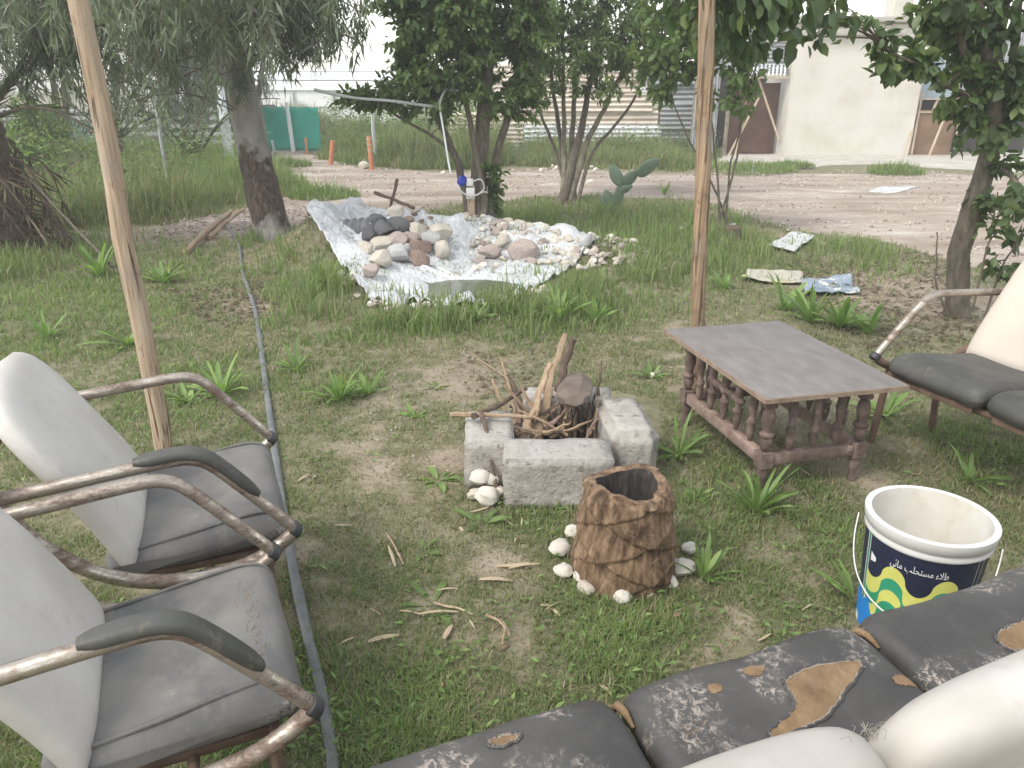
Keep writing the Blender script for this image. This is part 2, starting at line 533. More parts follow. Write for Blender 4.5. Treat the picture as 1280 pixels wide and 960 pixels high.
M['stone_dark'] = simple('dark_basalt', [(0.3, (0.06, 0.06, 0.065)), (0.6, (0.12, 0.12, 0.125)), (0.8, (0.19, 0.19, 0.19))], 12, 0.85, bstr=0.7)
M['stone_pink'] = simple('pinkish_stone', [(0.3, (0.27, 0.215, 0.19)), (0.6, (0.40, 0.335, 0.30)), (0.8, (0.54, 0.47, 0.43))], 9, 0.9, bstr=0.5)
M['stone_brown'] = simple('brown_stone', [(0.3, (0.15, 0.10, 0.08)), (0.6, (0.25, 0.18, 0.15)), (0.8, (0.36, 0.28, 0.24))], 9, 0.9, bstr=0.5)
M['chip'] = simple('dry_husk', [(0.3, (0.34, 0.26, 0.165)), (0.7, (0.52, 0.42, 0.29))], 20, 0.9, stretch=(1, 4, 1))
M['chip_brown'] = simple('brown_husk', [(0.3, (0.17, 0.105, 0.06)), (0.7, (0.30, 0.20, 0.13))], 20, 0.9, stretch=(1, 4, 1))
M['stick'] = simple('dry_stick', [(0.3, (0.22, 0.15, 0.095)), (0.55, (0.36, 0.26, 0.17)), (0.8, (0.48, 0.38, 0.27))], 12, 0.9, stretch=(4, 4, 1))
M['stick_dark'] = simple('dark_stick', [(0.3, (0.06, 0.042, 0.032)), (0.55, (0.12, 0.085, 0.062)), (0.8, (0.21, 0.16, 0.12))], 12, 0.9, stretch=(4, 4, 1))
M['log'] = simple('burnt_log_end', [(0.3, (0.09, 0.068, 0.052)), (0.55, (0.16, 0.125, 0.10)), (0.8, (0.24, 0.195, 0.16))], 9, 0.9, bstr=0.6, spots=(0.1, 0.075, 0.06), spot_scale=6, spot_rng=(0.55, 0.66))
M['bark_gum'] = None
M['bark'] = simple('grey_brown_bark', [(0.3, (0.075, 0.06, 0.045)), (0.55, (0.15, 0.125, 0.095)), (0.8, (0.25, 0.21, 0.165))], 12, 0.9, stretch=(3, 3, 0.8), bstr=0.9, bdist=0.01)
M['bark_pale'] = simple('pale_mottled_bark', [(0.3, (0.10, 0.085, 0.06)), (0.5, (0.20, 0.175, 0.13)), (0.75, (0.33, 0.3, 0.24))], 8, 0.9, stretch=(2, 2, 1), bstr=0.7, bdist=0.008)
M['twig'] = simple('brown_twig', [(0.3, (0.07, 0.052, 0.038)), (0.7, (0.15, 0.115, 0.085))], 12, 0.9)
M['cactus'] = simple('cactus_pad_green', [(0.3, (0.09, 0.135, 0.085)), (0.7, (0.145, 0.20, 0.13))], 6, 0.6, spots=(0.3, 0.31, 0.24), spot_scale=45, spot_rng=(0.68, 0.72))
M['plaster'] = simple('cream_plaster', [(0.3, (0.49, 0.455, 0.39)), (0.5, (0.58, 0.55, 0.485)), (0.75, (0.63, 0.605, 0.55))], 1.2, 0.9, bstr=0.3, bdist=0.02, spots=(0.57, 0.56, 0.53), spot_scale=1.5, spot_rng=(0.52, 0.68))
M['cement'] = simple('grey_cement_cap', [(0.3, (0.34, 0.31, 0.27)), (0.7, (0.46, 0.43, 0.38))], 4, 0.9)
M['sheet_cream'] = simple('cream_corrugated_sheet', [(0.3, (0.52, 0.42, 0.33)), (0.55, (0.66, 0.58, 0.49)), (0.8, (0.74, 0.69, 0.61))], 1.5, 0.7, stretch=(1, 1, 4), bstr=0.05, spots=(0.34, 0.20, 0.12), spot_scale=3, spot_rng=(0.6, 0.72))
M['sheet_grey'] = simple('grey_corrugated_sheet', [(0.3, (0.22, 0.225, 0.23)), (0.55, (0.33, 0.34, 0.345)), (0.8, (0.42, 0.43, 0.435))], 1.5, 0.6, stretch=(1, 1, 4), bstr=0.05, spots=(0.24, 0.17, 0.12), spot_scale=2.5, spot_rng=(0.62, 0.74))
M['sheet_white'] = simple('white_sheet', [(0.3, (0.66, 0.66, 0.66)), (0.7, (0.78, 0.78, 0.78))], 1.0, 0.6, bstr=0.05)
M['sheet_blue'] = simple('pale_blue_sheet', [(0.3, (0.34, 0.42, 0.47)), (0.7, (0.44, 0.52, 0.57))], 2.0, 0.6, bstr=0.05)
M['rust_panel'] = simple('rust_red_door_sheet', [(0.3, (0.07, 0.035, 0.025)), (0.55, (0.12, 0.062, 0.045)), (0.8, (0.18, 0.105, 0.075))], 3, 0.85)
M['dark_in'] = simple('shade_dark_interior', [(0.3, (0.02, 0.017, 0.015)), (0.7, (0.05, 0.04, 0.035))], 3, 0.9)  # near-black colour stands in for the shade inside shed and gap
M['timber'] = simple('pale_timber', [(0.3, (0.36, 0.28, 0.19)), (0.7, (0.52, 0.43, 0.32))], 6, 0.85, stretch=(3, 3, 0.5))
M['hessian'] = simple('brown_board', [(0.3, (0.15, 0.09, 0.05)), (0.7, (0.25, 0.16, 0.10))], 3, 0.9)
M['net'] = simple('green_shade_cloth', [(0.3, (0.03, 0.30, 0.22)), (0.7, (0.05, 0.40, 0.30))], 5, 0.8, bstr=0.3)
M['orange'] = simple('orange_stake', [(0.3, (0.42, 0.15, 0.07)), (0.7, (0.55, 0.22, 0.11))], 8, 0.7)
M['white_paint'] = simple('white_painted_pipe', [(0.3, (0.62, 0.64, 0.66)), (0.7, (0.74, 0.76, 0.78))], 8, 0.6)
M['pipe_grey'] = simple('grey_pipe', [(0.3, (0.26, 0.27, 0.26)), (0.7, (0.38, 0.39, 0.37))], 8, 0.6)
M['cobalt'] = simple('blue_valve', [(0.3, (0.02, 0.04, 0.3)), (0.7, (0.03, 0.06, 0.4))], 10, 0.4)
M['paper'] = simple('crumpled_white_sack', [(0.3, (0.50, 0.47, 0.42)), (0.7, (0.66, 0.64, 0.6))], 7, 0.8)
M['paper_cream'] = simple('cream_sack', [(0.3, (0.36, 0.33, 0.27)), (0.7, (0.48, 0.45, 0.38))], 9, 0.85, spots=(0.5, 0.45, 0.1), spot_scale=8, spot_rng=(0.6, 0.64))
M['paper_blue'] = simple('blue_sack_print', [(0.3, (0.17, 0.21, 0.27)), (0.7, (0.28, 0.33, 0.39))], 9, 0.8, spots=(0.55, 0.55, 0.52), spot_scale=12, spot_rng=(0.55, 0.6))
M['slab_white'] = simple('pale_board', [(0.3, (0.44, 0.45, 0.44)), (0.7, (0.54, 0.55, 0.54))], 6, 0.8)


def liner_mat():
    m, nt, b, out = new_mat('cloudy_plastic_sheet')
    v = coords(nt)
    n1 = noise_tex(nt, v, 2.2, 7, 0.6, 0.4)
    n2 = noise_tex(nt, coords(nt, 'Object', (5, 2, 4)), 2.4, 6, 0.6, 0.8)
    c = ramp(nt, n1, [(0.3, (0.46, 0.48, 0.50)), (0.5, (0.62, 0.635, 0.645)), (0.7, (0.74, 0.745, 0.75))])
    c = mix(nt, mask(nt, n2, 0.55, 0.7), c, (0.74, 0.75, 0.75))
    n3 = noise_tex(nt, v, 5, 8, 0.7)
    c = mix(nt, mask(nt, n3, 0.58, 0.72), c, (0.42, 0.37, 0.30))
    nt.links.new(c, b.inputs['Base Color'])
    b.inputs['Roughness'].default_value = 0.42
    bump(nt, b, n2, 0.8, 0.08)
    return m


M['liner'] = liner_mat()
m_, nt_, b_, o_ = new_mat('murky_water')
b_.inputs['Base Color'].default_value = (0.10, 0.11, 0.065, 1)
b_.inputs['Roughness'].default_value = 0.18
b_.inputs['Specular IOR Level'].default_value = 0.3
bump(nt_, b_, noise_tex(nt_, coords(nt_), 12, 3, 0.5), 0.08, 0.01)
M['water'] = m_


def gum_bark():
    m, nt, b, out = new_mat('gum_bark')
    tc = nd(nt, 'ShaderNodeTexCoord')
    sp = nd(nt, 'ShaderNodeSeparateXYZ')
    nt.links.new(tc.outputs['Object'], sp.inputs[0])
    v = coords(nt, 'Object', (1, 1, 0.5))
    n1 = noise_tex(nt, v, 9, 8, 0.65)
    n2 = noise_tex(nt, coords(nt, 'Object', (4, 4, 0.8)), 8, 8, 0.7)
    n3 = noise_tex(nt, coords(nt), 5, 6, 0.6)
    pale = ramp(nt, n1, [(0.3, (0.22, 0.20, 0.175)), (0.5, (0.36, 0.34, 0.31)), (0.75, (0.47, 0.45, 0.42))])
    dark = ramp(nt, n2, [(0.32, (0.03, 0.02, 0.015)), (0.5, (0.085, 0.058, 0.043)), (0.62, (0.17, 0.12, 0.09)), (0.75, (0.30, 0.24, 0.19))])
    # peeled dark band between about 0.25 and 1.2 m up the trunk with a ragged border
    ma = nd(nt, 'ShaderNodeMath', operation='MULTIPLY_ADD')
    nt.links.new(n3, ma.inputs[0]); ma.inputs[1].default_value = 0.9
    nt.links.new(sp.outputs['Z'], ma.inputs[2])
    k = ramp(nt, ma.outputs[0], [(0.0, (0, 0, 0)), (0.56, (0, 0, 0)), (0.72, (1, 1, 1)), (1.0, (1, 1, 1))])
    ma2 = nd(nt, 'ShaderNodeMath', operation='MULTIPLY_ADD')
    nt.links.new(ma.outputs[0], ma2.inputs[0]); ma2.inputs[1].default_value = 0.5; ma2.inputs[2].default_value = 0.0
    k2 = ramp(nt, ma2.outputs[0], [(0.63, (1, 1, 1)), (0.70, (0, 0, 0))])
    kk = mix(nt, 1.0, k, k2, 'MULTIPLY')
    c = mix(nt, kk, pale, dark)
    nt.links.new(c, b.inputs['Base Color'])
    b.inputs['Roughness'].default_value = 0.9
    bump(nt, b, n2, 1.0, 0.05)
    return m


M['bark_gum'] = gum_bark()
# ------------------------------------------------------------------ terrain
def P2(lst): return [tuple(G(x, y)[:2]) for x, y in lst]


RIDGE = P2([(455, 352), (408, 330), (405, 312), (450, 300), (530, 303), (600, 303), (690, 312), (745, 316), (775, 322)])
RIDGE_H = [0.12, 0.25, 0.30, 0.30, 0.28, 0.22, 0.17, 0.12, 0.05]
PILE = tuple(G(497, 320)[:2])
WATER = P2([(470, 366), (520, 376), (580, 378), (640, 370), (678, 352), (640, 346), (560, 347), (500, 352)])
WPATCH = P2([(528, 352), (530, 370), (580, 374), (635, 369), (655, 354), (610, 347), (560, 347)])


def ridge(x, y):
    best = np.zeros(np.shape(x))
    for i in range(len(RIDGE) - 1):
        (ax, ay), (bx, by) = RIDGE[i], RIDGE[i + 1]
        L2 = (bx - ax) ** 2 + (by - ay) ** 2
        t = np.clip(((x - ax) * (bx - ax) + (y - ay) * (by - ay)) / L2, 0, 1)
        d = np.hypot(x - ax - t * (bx - ax), y - ay - t * (by - ay))
        h = RIDGE_H[i] * (1 - t) + RIDGE_H[i + 1] * t
        best = np.maximum(best, h * np.exp(-(d / 0.42) ** 2))
    return best


def H(x, y):
    x = np.asarray(x, dtype=float); y = np.asarray(y, dtype=float)
    h = 0.05 * (fbm(x, y, 0.7, 1) - 0.5) + 0.025 * (fbm(x, y, 3.0, 2) - 0.5)
    near = np.exp(-((np.hypot(x, y - 2.2) / 2.6) ** 2))
    h = h * (1 - 0.75 * near)
    h = h + np.maximum(ridge(x, y), 0.34 * np.exp(-((x - PILE[0]) / .40) ** 2 - ((y - PILE[1]) / .34) ** 2))
    w = sdist(x, y, WPATCH)
    h = h * smooth01(1 - (w + 0.16) / 0.4) - 0.07 * smooth01((w + 0.10) / 0.35)
    return h


def Hz(x, y): return float(H(np.array([x]), np.array([y]))[0])


def on(px, py, up=0.0):
    p = G(px, py)
    return Vector((p.x, p.y, Hz(p.x, p.y) + up))


BARE = [(300, 368, .42), (330, 385, .25), (535, 425, .22), (600, 455, .4), (560, 480, .35), (470, 590, .22), (560, 575, .22), (440, 560, .18), (650, 795, .13), (705, 800, .1), (860, 825, .16), (560, 800, .12),
        (455, 885, .13), (300, 265, 1.0), (230, 285, .9), (380, 275, .6), (1140, 560, .28), (1080, 600, .25), (1095, 345, .7), (1000, 350, .4), (400, 330, .25), (740, 560, .2), (620, 700, .15), (480, 500, .3), (1150, 370, .8), (260, 250, 1.2)]
BARE = [(*G(x, y)[:2], r * (.75 if y > 400 else 1)) for x, y, r in BARE]
LUSH = [(120, 400, .9), (30, 380, .9), (250, 470, .4), (640, 395, .5), (720, 390, .5), (540, 395, .4), (800, 290, 1.2), (720, 285, .9), (850, 330, .6), (940, 330, .6), (760, 830, .2), (780, 780, .18), (820, 770, .15), (360, 345, .5), (210, 340, .5), (430, 480, .2), (1000, 640, .25), (1230, 560, .35), (900, 620, .3), (700, 640, .15), (330, 900, .2), (480, 900, .25)]
LUSH = [(*G(x, y)[:2], r) for x, y, r in LUSH]
TALL = [(760, 275, 1.3), (680, 275, .8), (840, 290, 1.0), (640, 380, .45), (560, 392, .3), (720, 375, .5), (450, 272, .3), (900, 320, .6), (30, 330, 1.0), (820, 340, .5), (400, 370, .3), (350, 330, .3), (340, 300, .35), (1060, 320, .5), (500, 398, .45), (560, 400, .4), (620, 396, .4), (680, 385, .4), (440, 385, .4)]
TALL = [(*G(x, y)[:2], r) for x, y, r in TALL]


def blob(lst, x, y, seed):
    v = np.zeros(np.shape(x))
    wob = 0.5 + fbm(x, y, 3.5, seed)
    for bx, by, r in lst:
        v = np.maximum(v, np.exp(-((np.hypot(x - bx, (y - by) * 0.8) / (r * wob)) ** 2)))
    return v


def bare(x, y):
    b = smooth01((fbm(x, y, 1.6, 5) * 0.45 + fbm(x, y, 6.0, 8) * 0.55 - 0.52) / 0.14) * 0.6
    b = np.maximum(b, blob(BARE, x, y, 6) * (0.45 + 0.9 * fbm(x, y, 9.0, 14)) * np.where(y < 4.6, .85, 1.1))
    b = b * (1 - 0.9 * blob(LUSH, x, y, 7))
    return np.clip(b, 0, 1)


ROAD = P2([(345, 184), (380, 187), (395, 196), (430, 207), (500, 214), (580, 217), (660, 212), (760, 213), (860, 217), (930, 221), (1000, 217), (1090, 216), (1180, 217), (1300, 220), (1500, 230), (1500, 330), (1300, 345), (1205, 330), (1120, 303), (1000, 291), (930, 268), (860, 247), (720, 243), (620, 252), (520, 262), (440, 268), (380, 280), (300, 292), (215, 292), (190, 272), (300, 258), (352, 246), (385, 232), (365, 212), (345, 195)])
APRON = P2([(862, 213), (905, 196), (960, 187), (1300, 184), (1500, 190), (1500, 222), (1180, 212), (1120, 206), (1000, 209), (940, 217)])
FIREPIT = P2([(590, 590), (640, 625), (770, 615), (825, 590), (825, 500), (765, 490), (640, 490)])


def axis(lo, hi, step, far, g=1.28):
    a = list(np.arange(lo, hi + 1e-6, step))
    s, p = step, a[-1]
    while p < far:
        s *= g; p += s; a.append(p)
    s, p = step, a[0]
    pre = []
    while p > -far:
        s *= g; p -= s; pre.append(p)
    return np.array(pre[::-1] + a)


GX, GY = axis(-5.5, 5.5, 0.07, 500), axis(0.0, 12.0, 0.07, 500)
XX, YY = np.meshgrid(GX, GY)
far_fade = np.exp(-(np.hypot(XX, YY) / 60) ** 2)
ZZ = H(XX, YY) * far_fade
nx, ny = len(GX), len(GY)
idx = np.arange(nx * ny).reshape(ny, nx)
quads = np.stack([idx[:-1, :-1], idx[:-1, 1:], idx[1:, 1:], idx[1:, :-1]], -1).reshape(-1, 4)
me = np_mesh('ground', np.stack([XX, YY, ZZ], -1).reshape(-1, 3), [quads], bare(XX, YY).ravel())
tag(link_mesh('ground', me, M['ground']), kind='structure')


def overlay(name, poly, mat, hi, lo, slope, namp, nscale, seed):
    """a sheet on the ground's own grid that dips under the ground outside poly"""
    pa = np.array(poly)
    i0, i1 = np.searchsorted(GX, pa[:, 0].min() - 2), np.searchsorted(GX, pa[:, 0].max() + 2)
    j0, j1 = np.searchsorted(GY, pa[:, 1].min() - 2), np.searchsorted(GY, pa[:, 1].max() + 2)
    x, y, z = XX[j0:j1, i0:i1], YY[j0:j1, i0:i1], ZZ[j0:j1, i0:i1]
    sd = sdist(x, y, poly) + namp * (fbm(x, y, nscale, seed) - 0.5) * 2
    off = np.clip(sd * slope, lo, hi)
    n_y, n_x = x.shape
    ii = np.arange(n_x * n_y).reshape(n_y, n_x)
    q = np.stack([ii[:-1, :-1], ii[:-1, 1:], ii[1:, 1:], ii[1:, :-1]], -1).reshape(-1, 4)
    keep = (off.ravel()[q] > lo + 1e-4).any(1)
    q = q[keep]
    used = np.unique(q)
    remap = np.full(n_x * n_y, -1); remap[used] = np.arange(len(used))
    me = np_mesh(name, np.stack([x, y, z + off], -1).reshape(-1, 3)[used], [remap[q]])
    return tag(link_mesh(name, me, mat), kind='structure')


overlay('dirt_road', ROAD, M['road'], 0.010, -0.03, 0.05, 0.30, 1.3, 21)
overlay('concrete_apron', APRON, M['apron'], 0.035, -0.03, 0.10, 0.25, 1.0, 25)


# ------------------------------------------------------------------ blades of grass
def blades(name, xy, h, w, mat, kind='stuff', lean=0.5, tint=None, z=None, bend=0.5):
    n = len(xy)
    zb = (H(xy[:, 0], xy[:, 1]) if z is None else z) - 0.004
    ang = RNG.uniform(0, 2 * PI, n)
    tilt = RNG.uniform(0, 1, n) * lean
    dx, dy = np.cos(ang), np.sin(ang)
    sa = ang + PI / 2 + RNG.uniform(-0.8, 0.8, n)
    sx, sy = np.cos(sa) * w / 2, np.sin(sa) * w / 2
    out = np.sin(tilt) * h
    up = np.cos(tilt) * h
    V = np.zeros((n, 5, 3))
    V[:, 0] = np.stack([xy[:, 0] - sx, xy[:, 1] - sy, zb], -1)
    V[:, 1] = np.stack([xy[:, 0] + sx, xy[:, 1] + sy, zb], -1)
    f1 = 0.55
    mx, my, mz = xy[:, 0] + dx * out * f1 * 0.7, xy[:, 1] + dy * out * f1 * 0.7, zb + up * f1
    V[:, 2] = np.stack([mx - sx * .8, my - sy * .8, mz], -1)
    V[:, 3] = np.stack([mx + sx * .8, my + sy * .8, mz], -1)
    V[:, 4] = np.stack([xy[:, 0] + dx * out * (1 + bend), xy[:, 1] + dy * out * (1 + bend), zb + up * (1 - bend * tilt * 0.6)], -1)
    b = np.arange(n)[:, None] * 5
    q = np.concatenate([b, b + 1, b + 3, b + 2], 1)
    t = np.concatenate([b + 2, b + 3, b + 4], 1)
    tn = np.repeat(tint if tint is not None else RNG.uniform(0, 1, n), 5)
    me = np_mesh(name, V.reshape(-1, 3), [q, t], tn)
    o = link_mesh(name, me, mat)
    return tag(o, kind=kind) if kind else o


def keep_off(xy, margin=0.0):
    x, y = xy[:, 0], xy[:, 1]
    k = sdist(x, y, WATER) < -0.02
    k &= sdist(x, y, FIREPIT) < 0.0
    k &= np.hypot(x - STUMP[0], y - STUMP[1]) > 0.15
    k &= np.hypot(x - PAIL[0], y - PAIL[1]) > 0.15
    return k


STUMP = tuple(G(778, 715)[:2])
PAIL = tuple(G(1165, 640, 0.37)[:2])


def scatter(n, x0, x1, y0, y1):
    """points denser near the front: uniform in angle and in log distance"""
    y = np.exp(RNG.uniform(np.log(y0), np.log(y1), n))
    k = RNG.uniform(x0, x1, n)
    return np.stack([k * (y + 0.35), y], -1)


def lawn():
    xy = scatter(620000, -0.95, 1.0, 0.55, 13.0)
    x, y = xy[:, 0], xy[:, 1]
    b = bare(x, y)
    lush = blob(LUSH, x, y, 7)
    clump = fbm(x, y, 9.0, 31)
    pr = (1 - b) ** 1.2 * (0.35 + 0.65 * smooth01((clump - 0.36) / 0.2)) + 0.03
    k = RNG.uniform(0, 1, len(xy)) < pr
    rs = sdist(x, y, ROAD) + 0.3 * (fbm(x, y, 1.3, 21) - 0.5) * 2
    k &= rs < RNG.uniform(-0.25, 0.12, len(xy))
    k &= keep_off(xy)
    xy, b, lush, clump = xy[k], b[k], lush[k], clump[k]
    n = len(xy)
    dist = xy[:, 1]
    base = 0.018 + 0.016 * RNG.uniform(0, 1, n) ** 2 + 0.035 * lush * RNG.uniform(0.3, 1, n)
    h = base * (0.8 + 0.12 * dist) * (1 - 0.5 * b)
    w = (0.0018 + 0.0011 * dist) * RNG.uniform(0.7, 1.3, n)
    dry = fbm(xy[:, 0], xy[:, 1], 2.3, 41)
    tint = np.clip(0.42 + 0.9 * (clump - 0.5) + 0.35 * lush - 0.55 * b - 1.0 * np.maximum(dry - 0.5, 0) + RNG.normal(0, 0.16, n), 0, 1)
    dead = RNG.uniform(0, 1, n) < 0.22
    tint[dead] = RNG.uniform(0, 0.14, dead.sum())
    blades('lawn_grass', xy, h, w, M['grass'], lean=1.15, tint=tint)


lawn()


def tall():
    xy = scatter(120000, -0.95, 0.95, 4.2, 13.5)
    x, y = xy[:, 0], xy[:, 1]
    t = blob(TALL, x, y, 9)
    cl = fbm(x, y, 4.0, 33)
    k = RNG.uniform(0, 1, len(xy)) < t * (0.15 + smooth01((cl - 0.4) / 0.2))
    k &= keep_off(xy)
    k &= sdist(x, y, ROAD) < 0.0
    k &= ridge(x, y) < 0.14
    xy, t, cl = xy[k], t[k], cl[k]
    n = len(xy)
    h = (0.07 + 0.17 * t * RNG.uniform(0.3, 1, n)) * (0.7 + 0.6 * cl)
    w = RNG.uniform(0.006, 0.013, n)
    tint = np.clip(0.55 + 0.8 * (cl - 0.5) + RNG.normal(0, 0.2, n), 0.0, 1)
    blades('tall_grass', xy, h, w, M['grass'], lean=0.55, tint=tint)


tall()


def bank(name, poly, n, hmin, hmax, tmean, wmin=0.008, wmax=0.018, seed=51, lean=0.8):
    pa = np.array(poly)
    xy = np.stack([RNG.uniform(pa[:, 0].min(), pa[:, 0].max(), n), RNG.uniform(pa[:, 1].min(), pa[:, 1].max(), n)], -1)
    sd = sdist(xy[:, 0], xy[:, 1], poly)
    k = sd + 0.5 * (fbm(xy[:, 0], xy[:, 1], 1.2, seed) - 0.5) > 0
    xy, sd = xy[k], sd[k]
    m = len(xy)
    cl = fbm(xy[:, 0], xy[:, 1], 1.6, seed + 3)
    cl2 = fbm(xy[:, 0], xy[:, 1], .8, seed + 9)
    edge = smooth01(sd / 0.6) * 0.6 + 0.4
    h = (hmin + (hmax - hmin) * np.clip(cl * 1.9 - .45, 0, 1.2) * RNG.uniform(0.3, 1.2, m)) * edge
    w = RNG.uniform(wmin, wmax, m)
    tint = np.clip(tmean + .9 * (cl2 - 0.5) + RNG.normal(0, 0.2, m), 0, 1)
    dry = RNG.uniform(0, 1, m) < .1 + .5 * smooth01((cl2 - .45) / .2) * (cl < .5)
    tint[dry] = RNG.uniform(0, .25, dry.sum())
    return blades(name, xy, h, w, M['grass'], lean=lean, tint=tint)


# overgrown bank on the left, the verge behind the road and the verge under the sheet fence
bank('overgrown_grass', P2([(-160, 292), (60, 292), (215, 282), (300, 262), (380, 240), (345, 205), (300, 195), (100, 190), (-160, 195)]), 90000, 0.12, 0.78, 0.52, seed=51)
bank('overgrown_grass', P2([(405, 200), (450, 207), (520, 213), (600, 214), (650, 205), (640, 180), (500, 172), (405, 172)]), 32000, 0.25, 1.0, 0.5, 0.014, 0.026, seed=57)
bank('overgrown_grass', P2([(640, 209), (760, 211), (860, 215), (905, 200), (900, 188), (760, 182), (640, 182)]), 24000, 0.10, 0.55, 0.4, 0.012, 0.022, seed=59)
for px, py, r, hh in ((405, 247, .42, .32), (1120, 218, .42, .28), (935, 214, .75, .25), (352, 208, .5, .3), (990, 210, .35, .2), (355, 240, .4, .3)):
    c = G(px, py)
    n = int(1600 * r)
    a_, r_ = RNG.uniform(0, 2 * PI, n), r * np.sqrt(RNG.uniform(0, 1, n))
    xy = np.stack([c.x + r_ * np.cos(a_) * 1.2, c.y + r_ * np.sin(a_)], -1)
    z_ = H(xy[:, 0], xy[:, 1]) + (0.03 if py < 220 and px > 850 else 0)
    blades('grass_tuft_patch', xy, hh * RNG.uniform(0.4, 1.1, n) * (1.1 - r_ / r * 0.6), RNG.uniform(0.012, 0.02, n), M['grass'], lean=0.8, tint=np.clip(RNG.normal(0.7, 0.18, n), 0, 1), z=z_)
# ------------------------------------------------------------------ seats
def ring_loft(rings):
    """rings: list of closed rings (same count) -> verts, faces with both ends capped"""
    n = len(rings[0])
    vs = [tuple(p) for r in rings for p in r]
    fs = []
    for i in range(len(rings) - 1):
        for k in range(n):
            k2 = (k + 1) % n
            fs.append((i * n + k, (i + 1) * n + k, (i + 1) * n + k2, i * n + k2))
    fs.append(tuple(range(n)))
    fs.append(tuple((len(rings) - 1) * n + k for k in range(n - 1, -1, -1)))
    return vs, fs


SEAT_PROF = [(-0.50, .372), (-.40, .385), (-.28, .398), (-.15, .415), (-.07, .42), (-.02, .405), (0.0, .37), (-.008, .345), (-.04, .328), (-.2, .320), (-.4, .316), (-.50, .316), (-.515, .342)]


def cushion_mesh(mb, w, prof=SEAT_PROF, r=0.05, sag=0.012, seed=0, y0=0.0):
    pr = crom(prof, 48, True)
    cx = sum(p[0] for p in pr) / len(pr)
    cz = sum(p[1] for p in pr) / len(pr)
    ys = []
    for i in range(7):
        t = i / 6 * PI / 2
        ys.append((-w / 2 + r - r * math.cos(t), r * (1 - math.sin(t))))
    for i in range(1, 14):
        ys.append((-w / 2 + r + (w - 2 * r) * i / 14, 0))
    for i in range(7):
        t = PI / 2 - i / 6 * PI / 2
        ys.append((w / 2 - r + r * math.cos(t), r * (1 - math.sin(t))))
    n = len(pr)
    nor = []
    for k in range(n):
        a, b = pr[k - 1], pr[(k + 1) % n]
        d = Vector((b[0] - a[0], b[1] - a[1])).normalized()
        nn = Vector((-d.y, d.x))
        if nn.dot(Vector((pr[k][0] - cx, pr[k][1] - cz))) < 0: nn = -nn
        nor.append(nn)
    rings = []
    for y, ins in ys:
        u = y / (w / 2)
        ring = []
        for k in range(n):
            x, z = pr[k][0] - nor[k].x * ins, pr[k][1] - nor[k].y * ins
            if nor[k].y > 0.3:
                z -= sag * (1 - u * u) * math.exp(-((x + .26) / .16) ** 2)
            wob = 0.006 * mnoise.noise(Vector((x * 5 + seed, y * 6, z * 4 + 7))) + 0.003 * mnoise.noise(Vector((x * 9 + seed * 5, y * 9, z * 9)))
            ring.append((x + nor[k].x * wob, y0 + y, z + nor[k].y * wob))
        rings.append(ring)
    vs, fs = ring_loft(rings)
    mb.add(vs, fs)


def back_mesh(mb, w, h0, h1, x0, x1, T=0.085, top_round=0.5, taper=0.12, y0=0.0, nexp=3.2, seed=0):
    """upholstered back: ring at each height, centre line reclining from x0 to x1"""
    rings = []
    NH, NK = 30, 44
    for i in range(NH + 1):
        e = i / NH
        s = math.sin(e * PI / 2) if False else e
        z = h0 + (h1 - h0) * s
        x = x0 + (x1 - x0) * (s ** 1.25)
        # end rounding
        d0, d1 = min(1, s / 0.07), min(1, (1 - s) / top_round)
        ww = w * (1 - taper * s) * (1 - (1 - d1) ** nexp) ** (1 / nexp)
        d2 = min(1, (1 - s) / 0.11)
        tt = T * max(0.05, (1 - (1 - d2) ** 2) ** 0.5) * (0.4 + 0.6 * math.sqrt(max(0, 1 - (1 - d0) ** 2)))
        ring = []
        tx, tz = (x1 - x0), (h1 - h0)
        L = math.hypot(tx, tz)
        nx_, nz_ = tz / L, -tx / L          # pointing to the front
        for k in range(NK):
            a = 2 * PI * k / NK
            ca, sa = math.cos(a), math.sin(a)
            y = max(ww, 0.004) / 2 * math.copysign(abs(ca) ** 0.55, ca)
            o = tt / 2 * math.copysign(abs(sa) ** 0.55, sa)
            o += 0.006 * mnoise.noise(Vector((y * 5, z * 4 + seed, 2))) + 0.003 * mnoise.noise(Vector((y * 7 + seed * 3, z * 7, o * 5)))
            ring.append((x + nx_ * o, y0 + y, z + nz_ * o))
        rings.append(ring)
    vs, fs = ring_loft(rings)
    mb.add(vs, fs)


ARM = [(-.70, .598), (-.53, .610), (-.36, .622), (-.28, .626), (-.235, .621), (-.19, .598), (-.10, .51), (-.02, .428), (0.01, .395)]
UNDER = [(-.735, .655), (-.67, .52), (-.56, .405), (-.43, .338), (-.28, .312), (-.14, .322), (-.05, .352), (0.012, .388)]


def arm_pts(y, n=26): return [(p[0], y, p[1]) for p in crom(ARM, n)]


